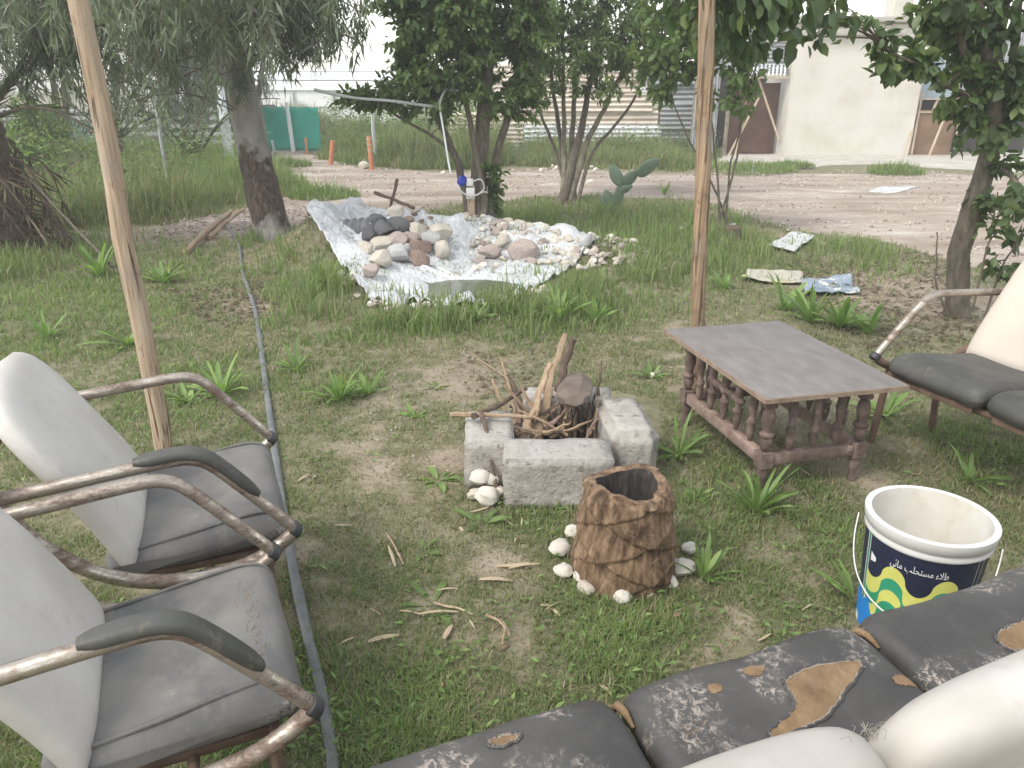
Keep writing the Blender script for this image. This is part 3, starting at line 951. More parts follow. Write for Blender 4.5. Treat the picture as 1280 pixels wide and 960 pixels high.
def seat_unit(name, loc, face, label, cat, seats, pitch, w_seat, mats,  pads=(True, True), arms=(True, True), h_back=0.86, top_round=0.5, taper=0.12, back_w=None, group=None, back_x=(-.455, -.66), tube='tube', seed=0, dep=1.0):
    """mats: seat, back.  local x points to the front, y to the sitter's left; origin under the middle of the front edge"""
    root = empty(name, loc, math.atan2(face[1], face[0]), label, cat, group)
    total = pitch * seats
    seat_objs, back_objs = [], []
    for i in range(seats):
        yc = total / 2 - pitch * (i + 0.5)
        mb = MB(); cushion_mesh(mb, w_seat, seed=seed + i, y0=yc)
        s = mb.build('seat', M[mats[0]], root)
        seat_objs.append(s)
        mb = MB(); back_mesh(mb, back_w or w_seat, .345, h_back, back_x[0], back_x[1], top_round=top_round, taper=taper, y0=yc, seed=seed + i)
        back_objs.append(mb.build('backrest', M[mats[1]], root))
        mb = MB()
        mb.tube([(-.475, yc - w_seat / 2 + .02, .385), (-.455, yc - w_seat * .25, .395), (-.45, yc, .392), (-.455, yc + w_seat * .25, .395), (-.475, yc + w_seat / 2 - .02, .385)], 0.007, 8)
        mb.build('welt', M['seam'], seat_objs[-1])
        prw = crom(SEAT_PROF, 60, True)
        for sy in ((-1, 1) if seats == 1 else ()):
            mb = MB(); mb.tube([(x_ * .985 - .004, yc + sy * (w_seat / 2 - .034), .355 + (z_ - .355) * .985) for x_, z_ in prw[2:34]], .0042, 7)
            mb.build('piping', M[mats[0]], seat_objs[-1])
        mb = MB(); mb.box((-.27, yc, .306), (.40, w_seat - .06, .02)); mb.box((-.03, yc, .325), (.012, w_seat - .07, .04))
        mb.build('seat_pan', M['rust'], root, bevel=0.004)
    ya = total / 2 + 0.032
    for side, yy in ((0, ya), (1, -ya)):
        if arms[side]:
            mb = MB(); mb.tube(arm_pts(yy), 0.0152, 14)
            armo = mb.build('armrest_tube', M[tube], root)
            mb = MB(); mb.tube([(0.003, yy, .403), (0.022, yy, .382)], 0.0205, 14)
            mb.build('end_cap', M['black_plastic'] if tube == 'tube' else M[tube], armo, bevel=0.004)
            if pads[side]:
                ap = [p for p in arm_pts(yy, 40) if -.40 < p[0] < -.085]
                mb = MB()
                rings = []
                for j, p in enumerate(ap):
                    a, b = Vector(ap[max(0, j - 1)]), Vector(ap[min(len(ap) - 1, j + 1)])
                    t = (b - a).normalized()
                    up = Vector((-t.z, 0, t.x))
                    if up.z < 0: up = -up
                    e = min(1, j / 3, (len(ap) - 1 - j) / 3)
                    s = 0.55 + 0.45 * math.sqrt(max(0, 1 - (1 - e) ** 2))
                    ring = []
                    for k in range(18):
                        g = 2 * PI * k / 18
                        ring.append(Vector(p) + Vector((0, 1, 0)) * 0.022 * s * math.copysign(abs(math.cos(g)) ** .7, math.cos(g)) + up * (0.014 + 0.014 * s * math.copysign(abs(math.sin(g)) ** .7, math.sin(g))))
                    rings.append(ring)
                vs, fs = ring_loft(rings); mb.add(vs, fs)
                mb.build('arm_pad', M['vinyl_dim'], armo)
        mb = MB(); mb.tube([(p[0], yy, p[1]) for p in crom(UNDER, 26)], 0.0175, 12)
        side_fr = mb.build('side_frame', M['tube' if arms[side] and seats == 1 else 'rust'], root)
        mb = MB(); mb.tube([(-.735, yy - .035, .655), (-.735, yy + .035, .655)], 0.032, 16)
        mb.tube([(-.735, yy - .05, .655), (-.735, yy + .05, .655)], 0.014, 10)
        mb.build('hinge', M['rust'], side_fr, bevel=0.003)
        mb = MB(); mb.tube([(-.36, yy, .322), (-.39, yy, .0)], 0.015, 10)
        mb.build('leg', M['rust'], root)
        mb = MB(); mb.tube([(-.08, yy, .338), (-.05, yy, .0)], 0.015, 10)
        mb.build('leg', M['rust'], root)
    for bx_, bz_ in ((-.24, .296), (-.07, .31), (-.745, .64)):
        mb = MB(); mb.tube([(bx_, -ya, bz_), (bx_, ya, bz_)], 0.013, 10)
        mb.build('cross_bar', M['rust'], root)
    if dep != 1.0:
        for o in [x for x in COL.objects if x.parent is root]:
            o.scale = (dep, 1, 1)
    return root, seat_objs, back_objs


def drape(outline, target, name, mat, up=0.003, rim=None, n=26, grow=0.0):
    """a torn patch: outline given in the target's local xy, laid on the target's own surface"""
    bm = bmesh.new(); bm.from_mesh(target.data)
    tree = BVHTree.FromBMesh(bm); bm.free()
    poly = crom(outline, 90, True)
    rr = np.random.default_rng(int(abs(outline[0][0]) * 1000) + 3)
    cx, cy = np.mean([p[0] for p in poly]), np.mean([p[1] for p in poly])

    def drop(x, y, u):
        hit = tree.ray_cast(Vector((x, y, 2)), Vector((0, 0, -1)))
        return (x, y, (hit[0].z if hit[0] else .4) + u)
    bnd = [(p[0] * (1 + 0.0) + rr.normal(0, .0012), p[1] + rr.normal(0, .0012)) for p in poly]
    b2 = bmesh.new()
    vs = [b2.verts.new(drop(x, y, up * 0.3)) for x, y in bnd]
    bmesh.ops.triangle_fill(b2, use_beauty=True, edges=[b2.edges.new((vs[i], vs[(i + 1) % len(vs)])) for i in range(len(vs))])
    for _ in range(2):
        bmesh.ops.subdivide_edges(b2, edges=[e for e in b2.edges if e.calc_length() > .012], cuts=1, use_grid_fill=True)
    bmesh.ops.triangulate(b2, faces=b2.faces)
    pl = [(p[0], p[1]) for p in bnd]
    for v in b2.verts:
        d = float(seg_dist(np.array([v.co.x]), np.array([v.co.y]), pl, True)[0])
        v.co = Vector(drop(v.co.x, v.co.y, up * (0.4 + 0.6 * min(1, d / .012)) + 0.0015 * mnoise.noise(Vector((v.co.x * 60, v.co.y * 60, 0))) * min(1, d / .01)))
    me = bpy.data.meshes.new(name)
    b2.normal_update(); b2.to_mesh(me); b2.free()
    o = link_mesh(name, me, mat, target)
    if rim:
        mb = MB()
        pts = [drop(x, y, up * .4) for x, y in bnd] + [drop(*bnd[0], up * .4)]
        mb.tube(pts, [0.0012 + 0.0012 * rr.random() for _ in pts], 5)
        for i in range(0, len(bnd), 3):
            x, y = bnd[i]
            a = rr.uniform(0, 2 * PI); L = rr.uniform(.002, .006)
            mb.tube([drop(x, y, up), drop(x + L * math.cos(a), y + L * math.sin(a), up * 1.6)], 0.0007, 3)
        mb.build('frayed_edge', rim, o)
        mb = MB()
        pts2 = [drop(cx + (p[0] - cx) * 1.0 + .0035 * (p[0] - cx) / (math.hypot(p[0] - cx, p[1] - cy) + 1e-6), cy + (p[1] - cy) + .0035 * (p[1] - cy) / (math.hypot(p[0] - cx, p[1] - cy) + 1e-6), .0012) for p in bnd]
        mb.tube(pts2 + pts2[:1], [.0024 + .0022 * abs(mnoise.noise(Vector((i * .35, cx * 9, 0)))) for i in range(len(pts2) + 1)], 6)
        mb.build('curled_edge', M['vinyl_black'], o)
    return o


# two armchairs on the left: front corners read at seat height
def front(pa, pb, z=.385):
    a, b = G(*pa, z), G(*pb, z)
    m = (a + b) / 2
    d = (b - a).xy
    return m, d


def place(a, b):
    m = (Vector(a) + Vector(b)) / 2
    d = (Vector(b) - Vector(a)).normalized()      # from far to near corner
    return (m.x, m.y, 0), (-d.y, d.x), (Vector(b) - Vector(a)).length


c1a, c1b = G(336, 545, .42).xy, G(360, 640, .42).xy
c2a, c2b = G(338, 690, .42).xy, G(378, 850, .42).xy
for nm, (a, b), lab, pads, sd in (
        ('armchair', (c1a, c1b), 'off white and grey vinyl armchair farther from the camera, beside the leaning bare pole', (False, True), 1),
        ('armchair', (c2a, c2b), 'grey vinyl armchair nearest the camera, with white scratches on its seat', (False, True), 5)):
    loc, face, wd = place(a, b)
    root, so, bo = seat_unit(nm, loc, face, lab, 'armchair', 1, wd + 0.02, wd + 0.015, ('vinyl_grey', 'vinyl_offwhite'), pads, group='vinyl armchairs on the left', h_back=.80, back_x=(-.44, -.73), top_round=.55, taper=.04, seed=sd, dep=.82)
    if sd == 5:
        mb = MB()
        rr = random.Random(4)
        bmt = bmesh.new(); bmt.from_mesh(so[0].data); tr = BVHTree.FromBMesh(bmt); bmt.free()
        y = .06
        for k in range(46):
            x0, y0 = -.075 + rr.gauss(0, .012), -.13 + .26 * k / 46
            pts = []
            for j in range(4):
                x1, y1 = x0 + rr.gauss(0, .004), y0 + rr.gauss(0, .007)
                h = tr.ray_cast(Vector((x1, y1, 2)), Vector((0, 0, -1)))[0]
                if h: pts.append((x1, y1, h.z + .0006))
            if len(pts) > 2: mb.tube(pts, 0.0006, 4)
        mb.build('crack', M['frayed'], so[0])

# the three-seat sofa in the foreground, seen over its backs
u = Vector((math.cos(math.radians(21.5)), math.sin(math.radians(21.5))))
nf = Vector((-u.y, u.x))
F0 = Vector((-.335, .888))
PITCHS = .545
mid = F0 + u * (PITCHS * 1.5)
sofa, sseat, sback = seat_unit('garden_sofa', (mid.x, mid.y, 0), nf, 'three seat sofa with torn black vinyl cushions and white backs', 'sofa', 3, PITCHS, PITCHS - .012, ('vinyl_black', 'vinyl_white'), (False, False), h_back=.852, top_round=.26, taper=.0, back_w=PITCHS - .008, back_x=(-.45, -.565), tube='tube_white', seed=9)


def sofa_local(px, py, z=.415):
    p = G(px, py, z).xy - mid
    return (p.dot(nf), -p.dot(u))          # local x (front), local y (left)


def torn(seat, pix, z=.412, rim=True, lab=None):
    o = drape([sofa_local(x + 4, y + 3, z) for x, y in pix], seat, 'foam_tear', M['foam'], rim=M['frayed'] if rim else None)
    if lab: tag(o, lab)


torn(sseat[1], [(981, 848), (1010, 834), (1062, 825), (1072, 835), (1050, 862), (1030, 885), (1000, 900), (968, 915), (961, 903), (985, 884), (990, 872), (980, 858)], lab='large torn hole showing brown foam')
torn(sseat[1], [(925, 835), (940, 831), (952, 834), (945, 844), (930, 844)], rim=False)
torn(sseat[1], [(1112, 842), (1128, 836), (1147, 844), (1140, 850), (1120, 850)], rim=False)
torn(sseat[1], [(880, 858), (893, 856), (898, 863), (886, 868)], rim=False)
torn(sseat[1], [(855, 905), (880, 897), (868, 907), (856, 914)], rim=False)
torn(sseat[0], [(608, 925), (630, 919), (645, 922), (633, 931), (612, 933)], lab='small hole')
torn(sseat[2], [(1243, 790), (1256, 778), (1280, 770), (1300, 775), (1290, 796), (1262, 802)])
# exposed foam on the worn corners between cushions
for yy in (PITCHS * .5, -PITCHS * .5):
    mb = MB(); mb.tube([(-.02, yy - .004, .345), (-.014, yy - .004, .365), (-.03, yy - .004, .385), (-.055, yy - .004, .392), (-.085, yy - .004, .385)], [.003, .007, .008, .007, .003], 8, flat=1.0)
    mb.build('seam_foam', M['foam'], sofa)
    mb = MB(); mb.tube([(-.45 - .115 * (s_ / 20) ** 1.25, yy, .345 + .507 * s_ / 20) for s_ in range(4, 17)], .012, 8)
    mb.build('seam_foam', M['foam'], sofa)
mb = MB(); rr = random.Random(8)
fl = sofa_local(1088, 908, .85)
for k in range(24):
    p = Vector((fl[0] + rr.gauss(0, .004), fl[1] + rr.gauss(0, .007), .842))
    mb.tube([p - Vector((0, 0, .006)), p + Vector((rr.gauss(0, .002), rr.gauss(0, .002), rr.uniform(0, .004))), p + Vector((rr.gauss(0, .004), rr.gauss(0, .004), rr.uniform(.002, .008)))], .0003, 3)
FLUFF = mb

# the bench on the right
b1, b2 = G(1106, 440, .42).xy, G(1228, 487, .42).xy
d = (b2 - b1).normalized()
face = (d.y, -d.x)
pt = (b2 - b1).length
mid2 = b1 + d * pt * 1.5
bench, bs, bb = seat_unit('garden_bench', (mid2.x, mid2.y, 0), face, 'cream backed bench with dark green grey seats at the right edge beside the small tree', 'bench', 3, pt, pt - .012, ('vinyl_dim', 'vinyl_cream'), (False, False), h_back=.88, top_round=.45, taper=.10, back_x=(-.45, -.73), tube='tube', seed=20)
# ------------------------------------------------------------------ table
TZ = .42
q = [G(830, 412, TZ).xy, G(975, 400, TZ).xy, G(1130, 480, TZ).xy, G(963, 500, TZ).xy]    # back left, back right, front right, front left
tc = (q[0] + q[1] + q[2] + q[3]) / 4
tu = ((q[3] - q[0]) + (q[2] - q[1])).normalized()          # long axis, towards the viewer
tl = ((q[3] - q[0]).length + (q[2] - q[1]).length) / 2
tw = ((q[1] - q[0]).length + (q[2] - q[3]).length) / 2
table = empty('low_table', (tc.x, tc.y, 0), math.atan2(tu.y, tu.x), 'low wooden table with grey board top and turned faded red spindles', 'table')
mb = MB()
mb.box((0, 0, TZ - .009), (tl, tw, .018))
top = mb.build('tabletop', M['table_top'], table, bevel=.003)
mb = MB()
for s in (-1, 1):
    mb.box((0, s * (tw / 2 + .0015), TZ - .0105), (tl + .006, .006, .0165))
    mb.box((s * (tl / 2 + .0015), 0, TZ - .0105), (.006, tw - .004, .0165))
mb.build('edge_band', M['table_edge'], top)
SPIN = [(0, .0), (.010, .005), (.016, .02), (.021, .04), (.017, .055), (.024, .062), (.024, .07), (.014, .078), (.017, .10), (.022, .125), (.019, .15), (.013, .165), (.024, .172), (.024, .18), (.016, .19), (.016, .2)]


def spindle(h, r=1.0):
    s = h / .2
    return [(p[0] * r, p[1] * s) for p in SPIN]


lx, ly = tl * .5 - .10, tw * .5 - .085
FOOT = [(.0, 0), (.014, 0), (.02, .012), (.014, .03), (.018, .06), (.024, .08), (.02, .098), (.024, .105), (.0, .105)]
for sx in (-1, 1):
    for sy in (-1, 1):
        mb = MB()
        mb.lathe(FOOT, 16, (sx * lx, sy * ly, 0))
        mb.box((sx * lx, sy * ly, .135), (.05, .05, .06))
        mb.lathe([(r * 1.15, z + .165) for r, z in spindle(TZ - .018 - .165 - .03)], 16, (sx * lx, sy * ly, 0))
        mb.box((sx * lx, sy * ly, TZ - .018 - .0155), (.046, .046, .03))
        mb.build('leg', M['turned'], table)
for sy in (-1, 1):
    mb = MB(); mb.box((0, sy * ly, .135), (2 * lx - .052, .034, .045)); mb.build('rail', M['rail'], table, bevel=.003)
    for k in range(5):
        x = -lx + (k + 1) * 2 * lx / 6
        mb = MB(); mb.lathe([(r * .8, z + .159) for r, z in spindle(TZ - .018 - .16)], 14, (x, sy * ly, 0)); mb.build('spindle', M['turned'], table)
    mb = MB(); mb.lathe([(0, -lx * .45), (.013, -lx * .42), (.018, -.08), (.012, -.03), (.02, 0), (.012, .03), (.018, .08), (.013, lx * .42), (0, lx * .45)], 12)
    o = mb.build('cross_spindle', M['turned'], table); o.rotation_euler = (0, PI / 2, 0); o.location = (0, sy * ly, .285)
for sx in (-1, 1):
    mb = MB(); mb.box((sx * lx, 0, .135), (.034, 2 * ly - .052, .045)); mb.build('rail', M['turned'], table, bevel=.003)
    for k in range(3):
        y = -ly + (k + 1) * 2 * ly / 4
        mb = MB(); mb.lathe([(r * .8, z + .159) for r, z in spindle(TZ - .018 - .16)], 14, (sx * lx, y, 0)); mb.build('spindle', M['turned'], table)

# ------------------------------------------------------------------ fire pit
def block(name, label, a, b, depth, h, seed, top_round=.007, loose=.005, group='concrete blocks round the fire pit'):
    """front top edge from a to b (world xy), reaching depth backwards"""
    a, b = Vector(a), Vector(b)
    d = (b - a).normalized(); n = Vector((-d.y, d.x))
    c = (a + b) / 2 + n * depth / 2
    bm = bmesh.new()
    bmesh.ops.create_cube(bm, size=1)
    for v in bm.verts: v.co = Vector((v.co.x * (b - a).length, v.co.y * depth, (v.co.z + .5) * h))
    bmesh.ops.bevel(bm, geom=bm.edges[:], offset=top_round, segments=2, affect='EDGES')
    bmesh.ops.subdivide_edges(bm, edges=[e for e in bm.edges if e.calc_length() > .04], cuts=7, use_grid_fill=True)
    bmesh.ops.triangulate(bm, faces=bm.faces)
    bm.normal_update()
    for v in bm.verts:
        p = v.co + Vector((seed * 3.1, 0, 0))
        v.co += v.normal * (mnoise.noise(p * 7) * .006 + mnoise.noise(p * 28) * loose)
    me = bpy.data.meshes.new(name); bm.to_mesh(me); bm.free()
    o = link_mesh(name, me, M['concrete'])
    o.location = (c.x, c.y, -.006); o.rotation_euler = (0, 0, math.atan2(d.y, d.x))
    return tag(o, label, 'concrete block', group)


T2 = .2
block('concrete_block', 'grey concrete block at the front of the fire pit, behind the palm stump', G(629, 573, T2).xy, G(768, 574, T2).xy, .185, .2, 1)
block('concrete_block', 'grey concrete block at the left of the fire pit beside small white stones', G(580, 550, T2).xy, G(643, 549, T2).xy, .30, .195, 2)
block('concrete_block', 'grey concrete block with rounded top on the right side of the fire pit', G(766, 543, .22).xy, G(827, 541, .22).xy, .38, .225, 3, top_round=.028)
block('concrete_block', 'grey concrete block at the back of the fire pit behind the sticks', G(655, 500, T2).xy, G(768, 500, T2).xy, .17, .2, 4)

FP = G(705, 560).xy; FP = Vector((.16, 2.93))
rr = random.Random(5)


def stick(name, label, pts, r0, r1, mat, cat, group, sides=7, flat=1.0):
    mb = MB()
    P = crom(pts, 10)
    rad = [(r0 + (r1 - r0) * i / 9) * (1 + .18 * rr.uniform(-1, 1)) for i in range(10)]
    P = [Vector(p) + Vector((rr.uniform(-1, 1), rr.uniform(-1, 1), rr.uniform(-1, 1))) * r0 * .35 for p in P]
    mb.tube(P, rad, sides, flat=flat)
    return tag(mb.build(name, M[mat], smooth=True), label, cat, group)


SG = 'sticks in the fire pit'
# tall leaning palm stalks, left to right, then thin sticks
stick('firewood_stick', 'tallest split palm stalk leaning up out of the middle of the fire pit', [(.10, 2.84, .05), (.15, 2.95, .24), (.215, 3.05, .445)], .024, .010, 'stick', 'stick', SG, flat=.5)
stick('firewood_stick', 'flat pinkish palm stalk leaning against the tallest stalk in the fire pit', [(.03, 2.78, .05), (.09, 2.88, .18), (.155, 3.0, .34)], .026, .012, 'stick', 'stick', SG, flat=.45)
stick('firewood_stick', 'dark hairy palm stalk standing behind the tallest stalk in the fire pit', [(.18, 3.02, .05), (.21, 3.08, .24), (.26, 3.16, .40)], .022, .016, 'stick_dark', 'stick', SG)
stick('firewood_stick', 'thin pale stick standing up at the back left of the fire pit', [(.02, 2.95, .10), (-.01, 3.02, .22), (-.05, 3.08, .34)], .008, .005, 'stick', 'stick', SG)
stick('firewood_stick', 'short dark stick beside the thin pale stick in the fire pit', [(.05, 2.95, .12), (.02, 3.0, .2), (-.02, 3.05, .27)], .013, .009, 'stick_dark', 'stick', SG)
stick('firewood_stick', 'reddish stick lying over the left block and pointing at the front', [(-.24, 2.74, .222), (-.08, 2.73, .225), (.08, 2.72, .218)], .011, .008, 'stick', 'stick', SG)
stick('firewood_stick', 'dark iron bar leaning down over the left block to the ground', [(-.12, 2.74, .235), (-.085, 2.60, .15), (-.05, 2.44, .0)], .009, .008, 'stick_dark', 'stick', SG)
stick('firewood_stick', 'dark crooked stick lying along the left block from back to front', [(-.15, 2.72, .222), (-.05, 2.82, .228), (.06, 2.95, .25)], .013, .008, 'stick_dark', 'stick', SG)
stick('firewood_stick', 'upright rusty twig at the right of the burnt log', [(.36, 3.0, .1), (.365, 3.02, .24), (.375, 3.04, .335)], .008, .005, 'stick_dark', 'stick', SG)
for k in range(72):
    a = rr.uniform(0, 2 * PI); x, y = FP.x + rr.uniform(-.17, .17), FP.y + rr.uniform(-.14, .17)
    L = rr.uniform(.14, .30)
    tz = rr.choice([rr.uniform(.12, .35), rr.uniform(.4, .75)])
    dx, dy = math.cos(a) * L * (1 - tz * .8), math.sin(a) * L * (1 - tz * .8) * .7
    z0 = rr.uniform(.02, .12)
    p0, p1 = (x, y, z0), (min(.37, max(-.08, x + dx)), min(3.14, max(2.76, y + dy)), z0 + L * tz)
    pm = tuple((p0[i] + p1[i]) / 2 + rr.uniform(-.012, .012) for i in range(3))
    stick('firewood_stick', 'thin dry stick in the tangle of kindling inside the fire pit', [p0, pm, p1], rr.uniform(.004, .014), rr.uniform(.003, .007), rr.choice(['stick', 'stick', 'stick_dark', 'rail']), 'stick', 'kindling tangled in the fire pit', 5)
for k in range(30):
    x, y = rr.uniform(.19, .37), rr.uniform(2.82, 2.98)
    stick('palm_fibre', 'upright dark palm fibre packed in the right half of the fire pit', [(x, y, .0), (x + rr.uniform(-.02, .02), y + .01, .10), (x + rr.uniform(-.03, .03), y + rr.uniform(-.02, .04), rr.uniform(.16, .23))], rr.uniform(.006, .012), .004, rr.choice(['stick_dark', 'stick_dark', 'stick']), 'palm fibre', 'palm fibres in the fire pit', 5)
mb = MB()   # ash bed
mb.box((.17, 2.94, .012), (.44, .44, .05)); o = tag(mb.build('ash_bed', M['stump_in']), kind='stuff')
# burnt log with a faceted end
mb = MB()
n = 7
ring = lambda c, r, ax, s: [c + (Vector((1, 0, 0)) * math.cos(2 * PI * k / n + .3) * r * s + Vector((0, .35, .94)) * math.sin(2 * PI * k / n + .3) * r * .72) for k in range(n)]
c0, c1 = Vector((.245, 2.80, .262)), Vector((.275, 3.06, .245))
rings = [ring(c0 + Vector((0, -.012, 0)), .035, 0, 1.15), ring(c0 + Vector((0, .02, 0)), .058, 0, 1.25), ring((c0 + c1) / 2, .062, 0, 1.25), ring(c1, .05, 0, 1.1)]
vs, fs = ring_loft(rings); mb.add(vs, fs)
tag(mb.build('burnt_log', M['log'], smooth=False, bevel=.004), 'thick burnt log with faceted end resting in the fire pit', 'log')

# ------------------------------------------------------------------ stones
def rock_mesh(seed, sub=3, rough=.22, flat=.7, cut=(.5, .82)):
    bm = bmesh.new()
    bmesh.ops.create_icosphere(bm, subdivisions=sub, radius=1)
    r = random.Random(seed)
    planes = []
    for _ in range(9):
        v = Vector((r.gauss(0, 1), r.gauss(0, 1), r.gauss(0, 1))).normalized()
        planes.append((v, r.uniform(*cut)))
    for v in bm.verts:
        p = v.co.copy()
        for nrm, dd in planes:
            t = p.dot(nrm)
            if t > dd: p -= nrm * (t - dd) * .97
        p += p.normalized() * rough * .22 * mnoise.noise(v.co * 1.7 + Vector((seed * 7.7, 0, 0)))
        p.z *= flat
        v.co = p
    me = bpy.data.meshes.new('stone')
    bm.to_mesh(me); bm.free()
    me.polygons.foreach_set('use_smooth', [True] * len(me.polygons))
    try: me.set_sharp_from_angle(angle=math.radians(28))
    except Exception: pass
    return me


ROCKS = [rock_mesh(k, 3, .25, .72) for k in range(7)] + [rock_mesh(20 + k, 3, .9, .75, (.8, 1.05)) for k in range(4)]
_cache = {}


def stone(name, label, loc, size, mat, group=None, k=None, rot=None, cat='stone', sx=1.0):
    k = rr.randrange(7) if k is None else k
    key = (k, mat)
    if key not in _cache:
        me = ROCKS[k].copy(); me.materials.append(M[mat]); _cache[key] = me
    o = bpy.data.objects.new(name, _cache[key]); COL.objects.link(o)
    o.location = loc
    o.scale = (size * sx, size, size)
    o.rotation_euler = rot or (rr.uniform(-.3, .3), rr.uniform(-.3, .3), rr.uniform(0, 6.28))
    return tag(o, label, cat, group)


def px_size(p, px):       # metres that px photo pixels span at point p
    d = (p - Vector((0, 0, CAM_H)))
    zc = d.y * math.cos(PITCH) - d.z * math.sin(PITCH)
    return px / FPX * zc


RING = [(700, 692, 30, 'white stone in the ring at the left of the palm stump, touching the sheath', 1.1), (704, 720, 26, 'white stone in the ring, second from the left below the stump', 1.2), (730, 728, 26, 'white stone in the ring at the front left of the palm stump', 1.2), (733, 741, 24, 'low cream stone half sunk in the grass at the front left of the ring', 1.3), (774, 749, 30, 'broad pale stone in the ring at the front of the palm stump', 1.35), (806, 743, 26, 'low cream stone in the ring just right of the broad front stone', 1.2), (821, 729, 20, 'upright narrow white stone at the front right of the ring', 1.2), (834, 732, 24, 'longest leaning white stone at the front right of the ring', 1.3), (852, 716, 30, 'flat white stone in the ring among the weed right of the stump', 1.35), (716, 671, 24, 'white stone at the left back of the ring behind the stump edge', 1.0), (862, 690, 22, 'white stone at the far right of the ring half hidden by the weed', 1.0)]
for i, (x, y, s, lab, sx) in enumerate(RING):
    p = on(x, y)
    r = px_size(p, s) / 2 * .82
    stone('ring_stone', lab, (p.x, p.y, p.z + r * .75), r * 1.1, 'stone_white' if i not in (3, 5) else 'stone_cream', 'white stones ringed round the palm stump', sx=sx, k=7 + i % 4)
for i, (x, y, s, lab) in enumerate([(604, 596, 24, 'upper left white stone of the small pile by the left block'), (617, 596, 18, 'upper right white stone of the small pile by the left block'), (597, 612, 18, 'lower left white stone of the small pile by the left block'), (612, 618, 26, 'largest and lowest white stone of the small pile by the left block'), (625, 610, 17, 'white stone of the small pile tucked against the front block')]):
    p = on(x - 3, y + (20 if i < 2 else 12))
    r = px_size(p, s) / 2
    stone('small_stone', lab, (p.x, p.y, p.z + r * .9 + (.035 if i < 2 else 0)), r * 1.15, 'stone_cream' if i == 2 else 'stone_white', 'small stones beside the fire pit', k=7 + i % 4)

# ------------------------------------------------------------------ palm stump
st = empty('palm_stump', (STUMP[0], STUMP[1], 0), .3, 'hollow palm trunk stump with brown layered sheath ringed by white stones', 'stump')
def stump_r(a, z):
    h = z / .315
    r = .158 - .012 * h - .02 * h * h
    s = 0
    for sg, m, ph in ((1, 3.0, .3), (-1, 3.0, .9)):
        t = (z / .12 + sg * a * m / (2 * PI) + ph) % 1.0
        s += .0095 * (1 - t) ** 1.4 * (1 if t > .06 else t / .06)
    r += s - .008
    return r + .007 * mnoise.noise(Vector((math.cos(a) * 3, math.sin(a) * 3, z * 16)))


mb = MB()
NA, NZ = 120, 60
vs = []
for i in range(NZ + 1):
    z0 = .315 * i / NZ
    for k in range(NA):
        a = 2 * PI * k / NA
        z = z0 + (.006 * mnoise.noise(Vector((math.cos(a) * 2.3, math.sin(a) * 2.3, 4))) + .009 * math.sin(a * 2 + 1)) * (i / NZ)
        r = stump_r(a, z0)
        if i > NZ - 3: r -= .004 * (i - NZ + 3)
        vs.append((r * math.cos(a), r * math.sin(a), z))
fs = [(i * NA + k, i * NA + (k + 1) % NA, (i + 1) * NA + (k + 1) % NA, (i + 1) * NA + k) for i in range(NZ) for k in range(NA)]
n0 = mb.add(vs, fs)
sh = mb.build('sheath', M['stump'], st)
mb = MB()
vs, fs = [], []
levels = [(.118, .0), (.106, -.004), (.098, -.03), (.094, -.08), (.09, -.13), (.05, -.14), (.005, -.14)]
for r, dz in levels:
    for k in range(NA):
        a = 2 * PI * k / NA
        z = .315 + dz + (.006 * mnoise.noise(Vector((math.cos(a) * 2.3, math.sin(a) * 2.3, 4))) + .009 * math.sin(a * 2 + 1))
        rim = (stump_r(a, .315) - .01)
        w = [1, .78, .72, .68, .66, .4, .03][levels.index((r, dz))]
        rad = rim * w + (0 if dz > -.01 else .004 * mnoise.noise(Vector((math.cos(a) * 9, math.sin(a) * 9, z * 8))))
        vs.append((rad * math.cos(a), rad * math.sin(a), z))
for i in range(len(levels) - 1):
    for k in range(NA):
        fs.append((i * NA + k, i * NA + (k + 1) % NA, (i + 1) * NA + (k + 1) % NA, (i + 1) * NA + k))
mb.add(vs, fs, 0)
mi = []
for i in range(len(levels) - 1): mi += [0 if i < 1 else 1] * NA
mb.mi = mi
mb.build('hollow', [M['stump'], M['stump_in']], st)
mb = MB()
for k in range(240):
    a = rr.uniform(0, 2 * PI); z = rr.uniform(.02, .31)
    r = stump_r(a, z)
    L = rr.uniform(.015, .05); da = rr.uniform(-.12, .12); dz = rr.uniform(-.3, 1) * L
    mb.tube([((r) * math.cos(a), r * math.sin(a), z), ((r + .006) * math.cos(a + da / 2), (r + .006) * math.sin(a + da / 2), z + dz * .5), ((r + .008) * math.cos(a + da), (r + .008) * math.sin(a + da), z + dz)], .0009, 3)
tag(mb.build('fibres', M['chip_brown'], st), kind='stuff')

# ------------------------------------------------------------------ paint pail
pb = empty('paint_pail', (PAIL[0], PAIL[1], Hz(*PAIL)), math.atan2(-PAIL[1], -PAIL[0]), 'white plastic paint pail with navy, yellow and green printed label behind the sofa', 'bucket')
pb.scale = (1, 1, 1.06)
HB, RT, RB = .345, .150, .128
rad = lambda z: RB + (RT - RB) * z / HB
mb = MB()
mb.lathe([(.0, .004), (RB - .012, .004), (RB - .004, 0), (RB, .008), (rad(.295), .295), (rad(.295) + .006, .296), (rad(.302) + .007, .303), (rad(.305) + .004, .308), (rad(.31) + .004, .312), (rad(.312) + .008, .315), (rad(.335) + .010, .336), (RT + .009, .343), (RT + .002, .346), (RT - .007, .343)], 72)
body = mb.build('pail_body', M['bucket_white'], pb)
mb = MB()
mb.lathe([(RT - .007, .343), (rad(.30) - .007, .30), (rad(.05) - .006, .05), (RB - .012, .012), (.0, .012)], 72)
mb.build('inside', M['bucket_in'], pb)


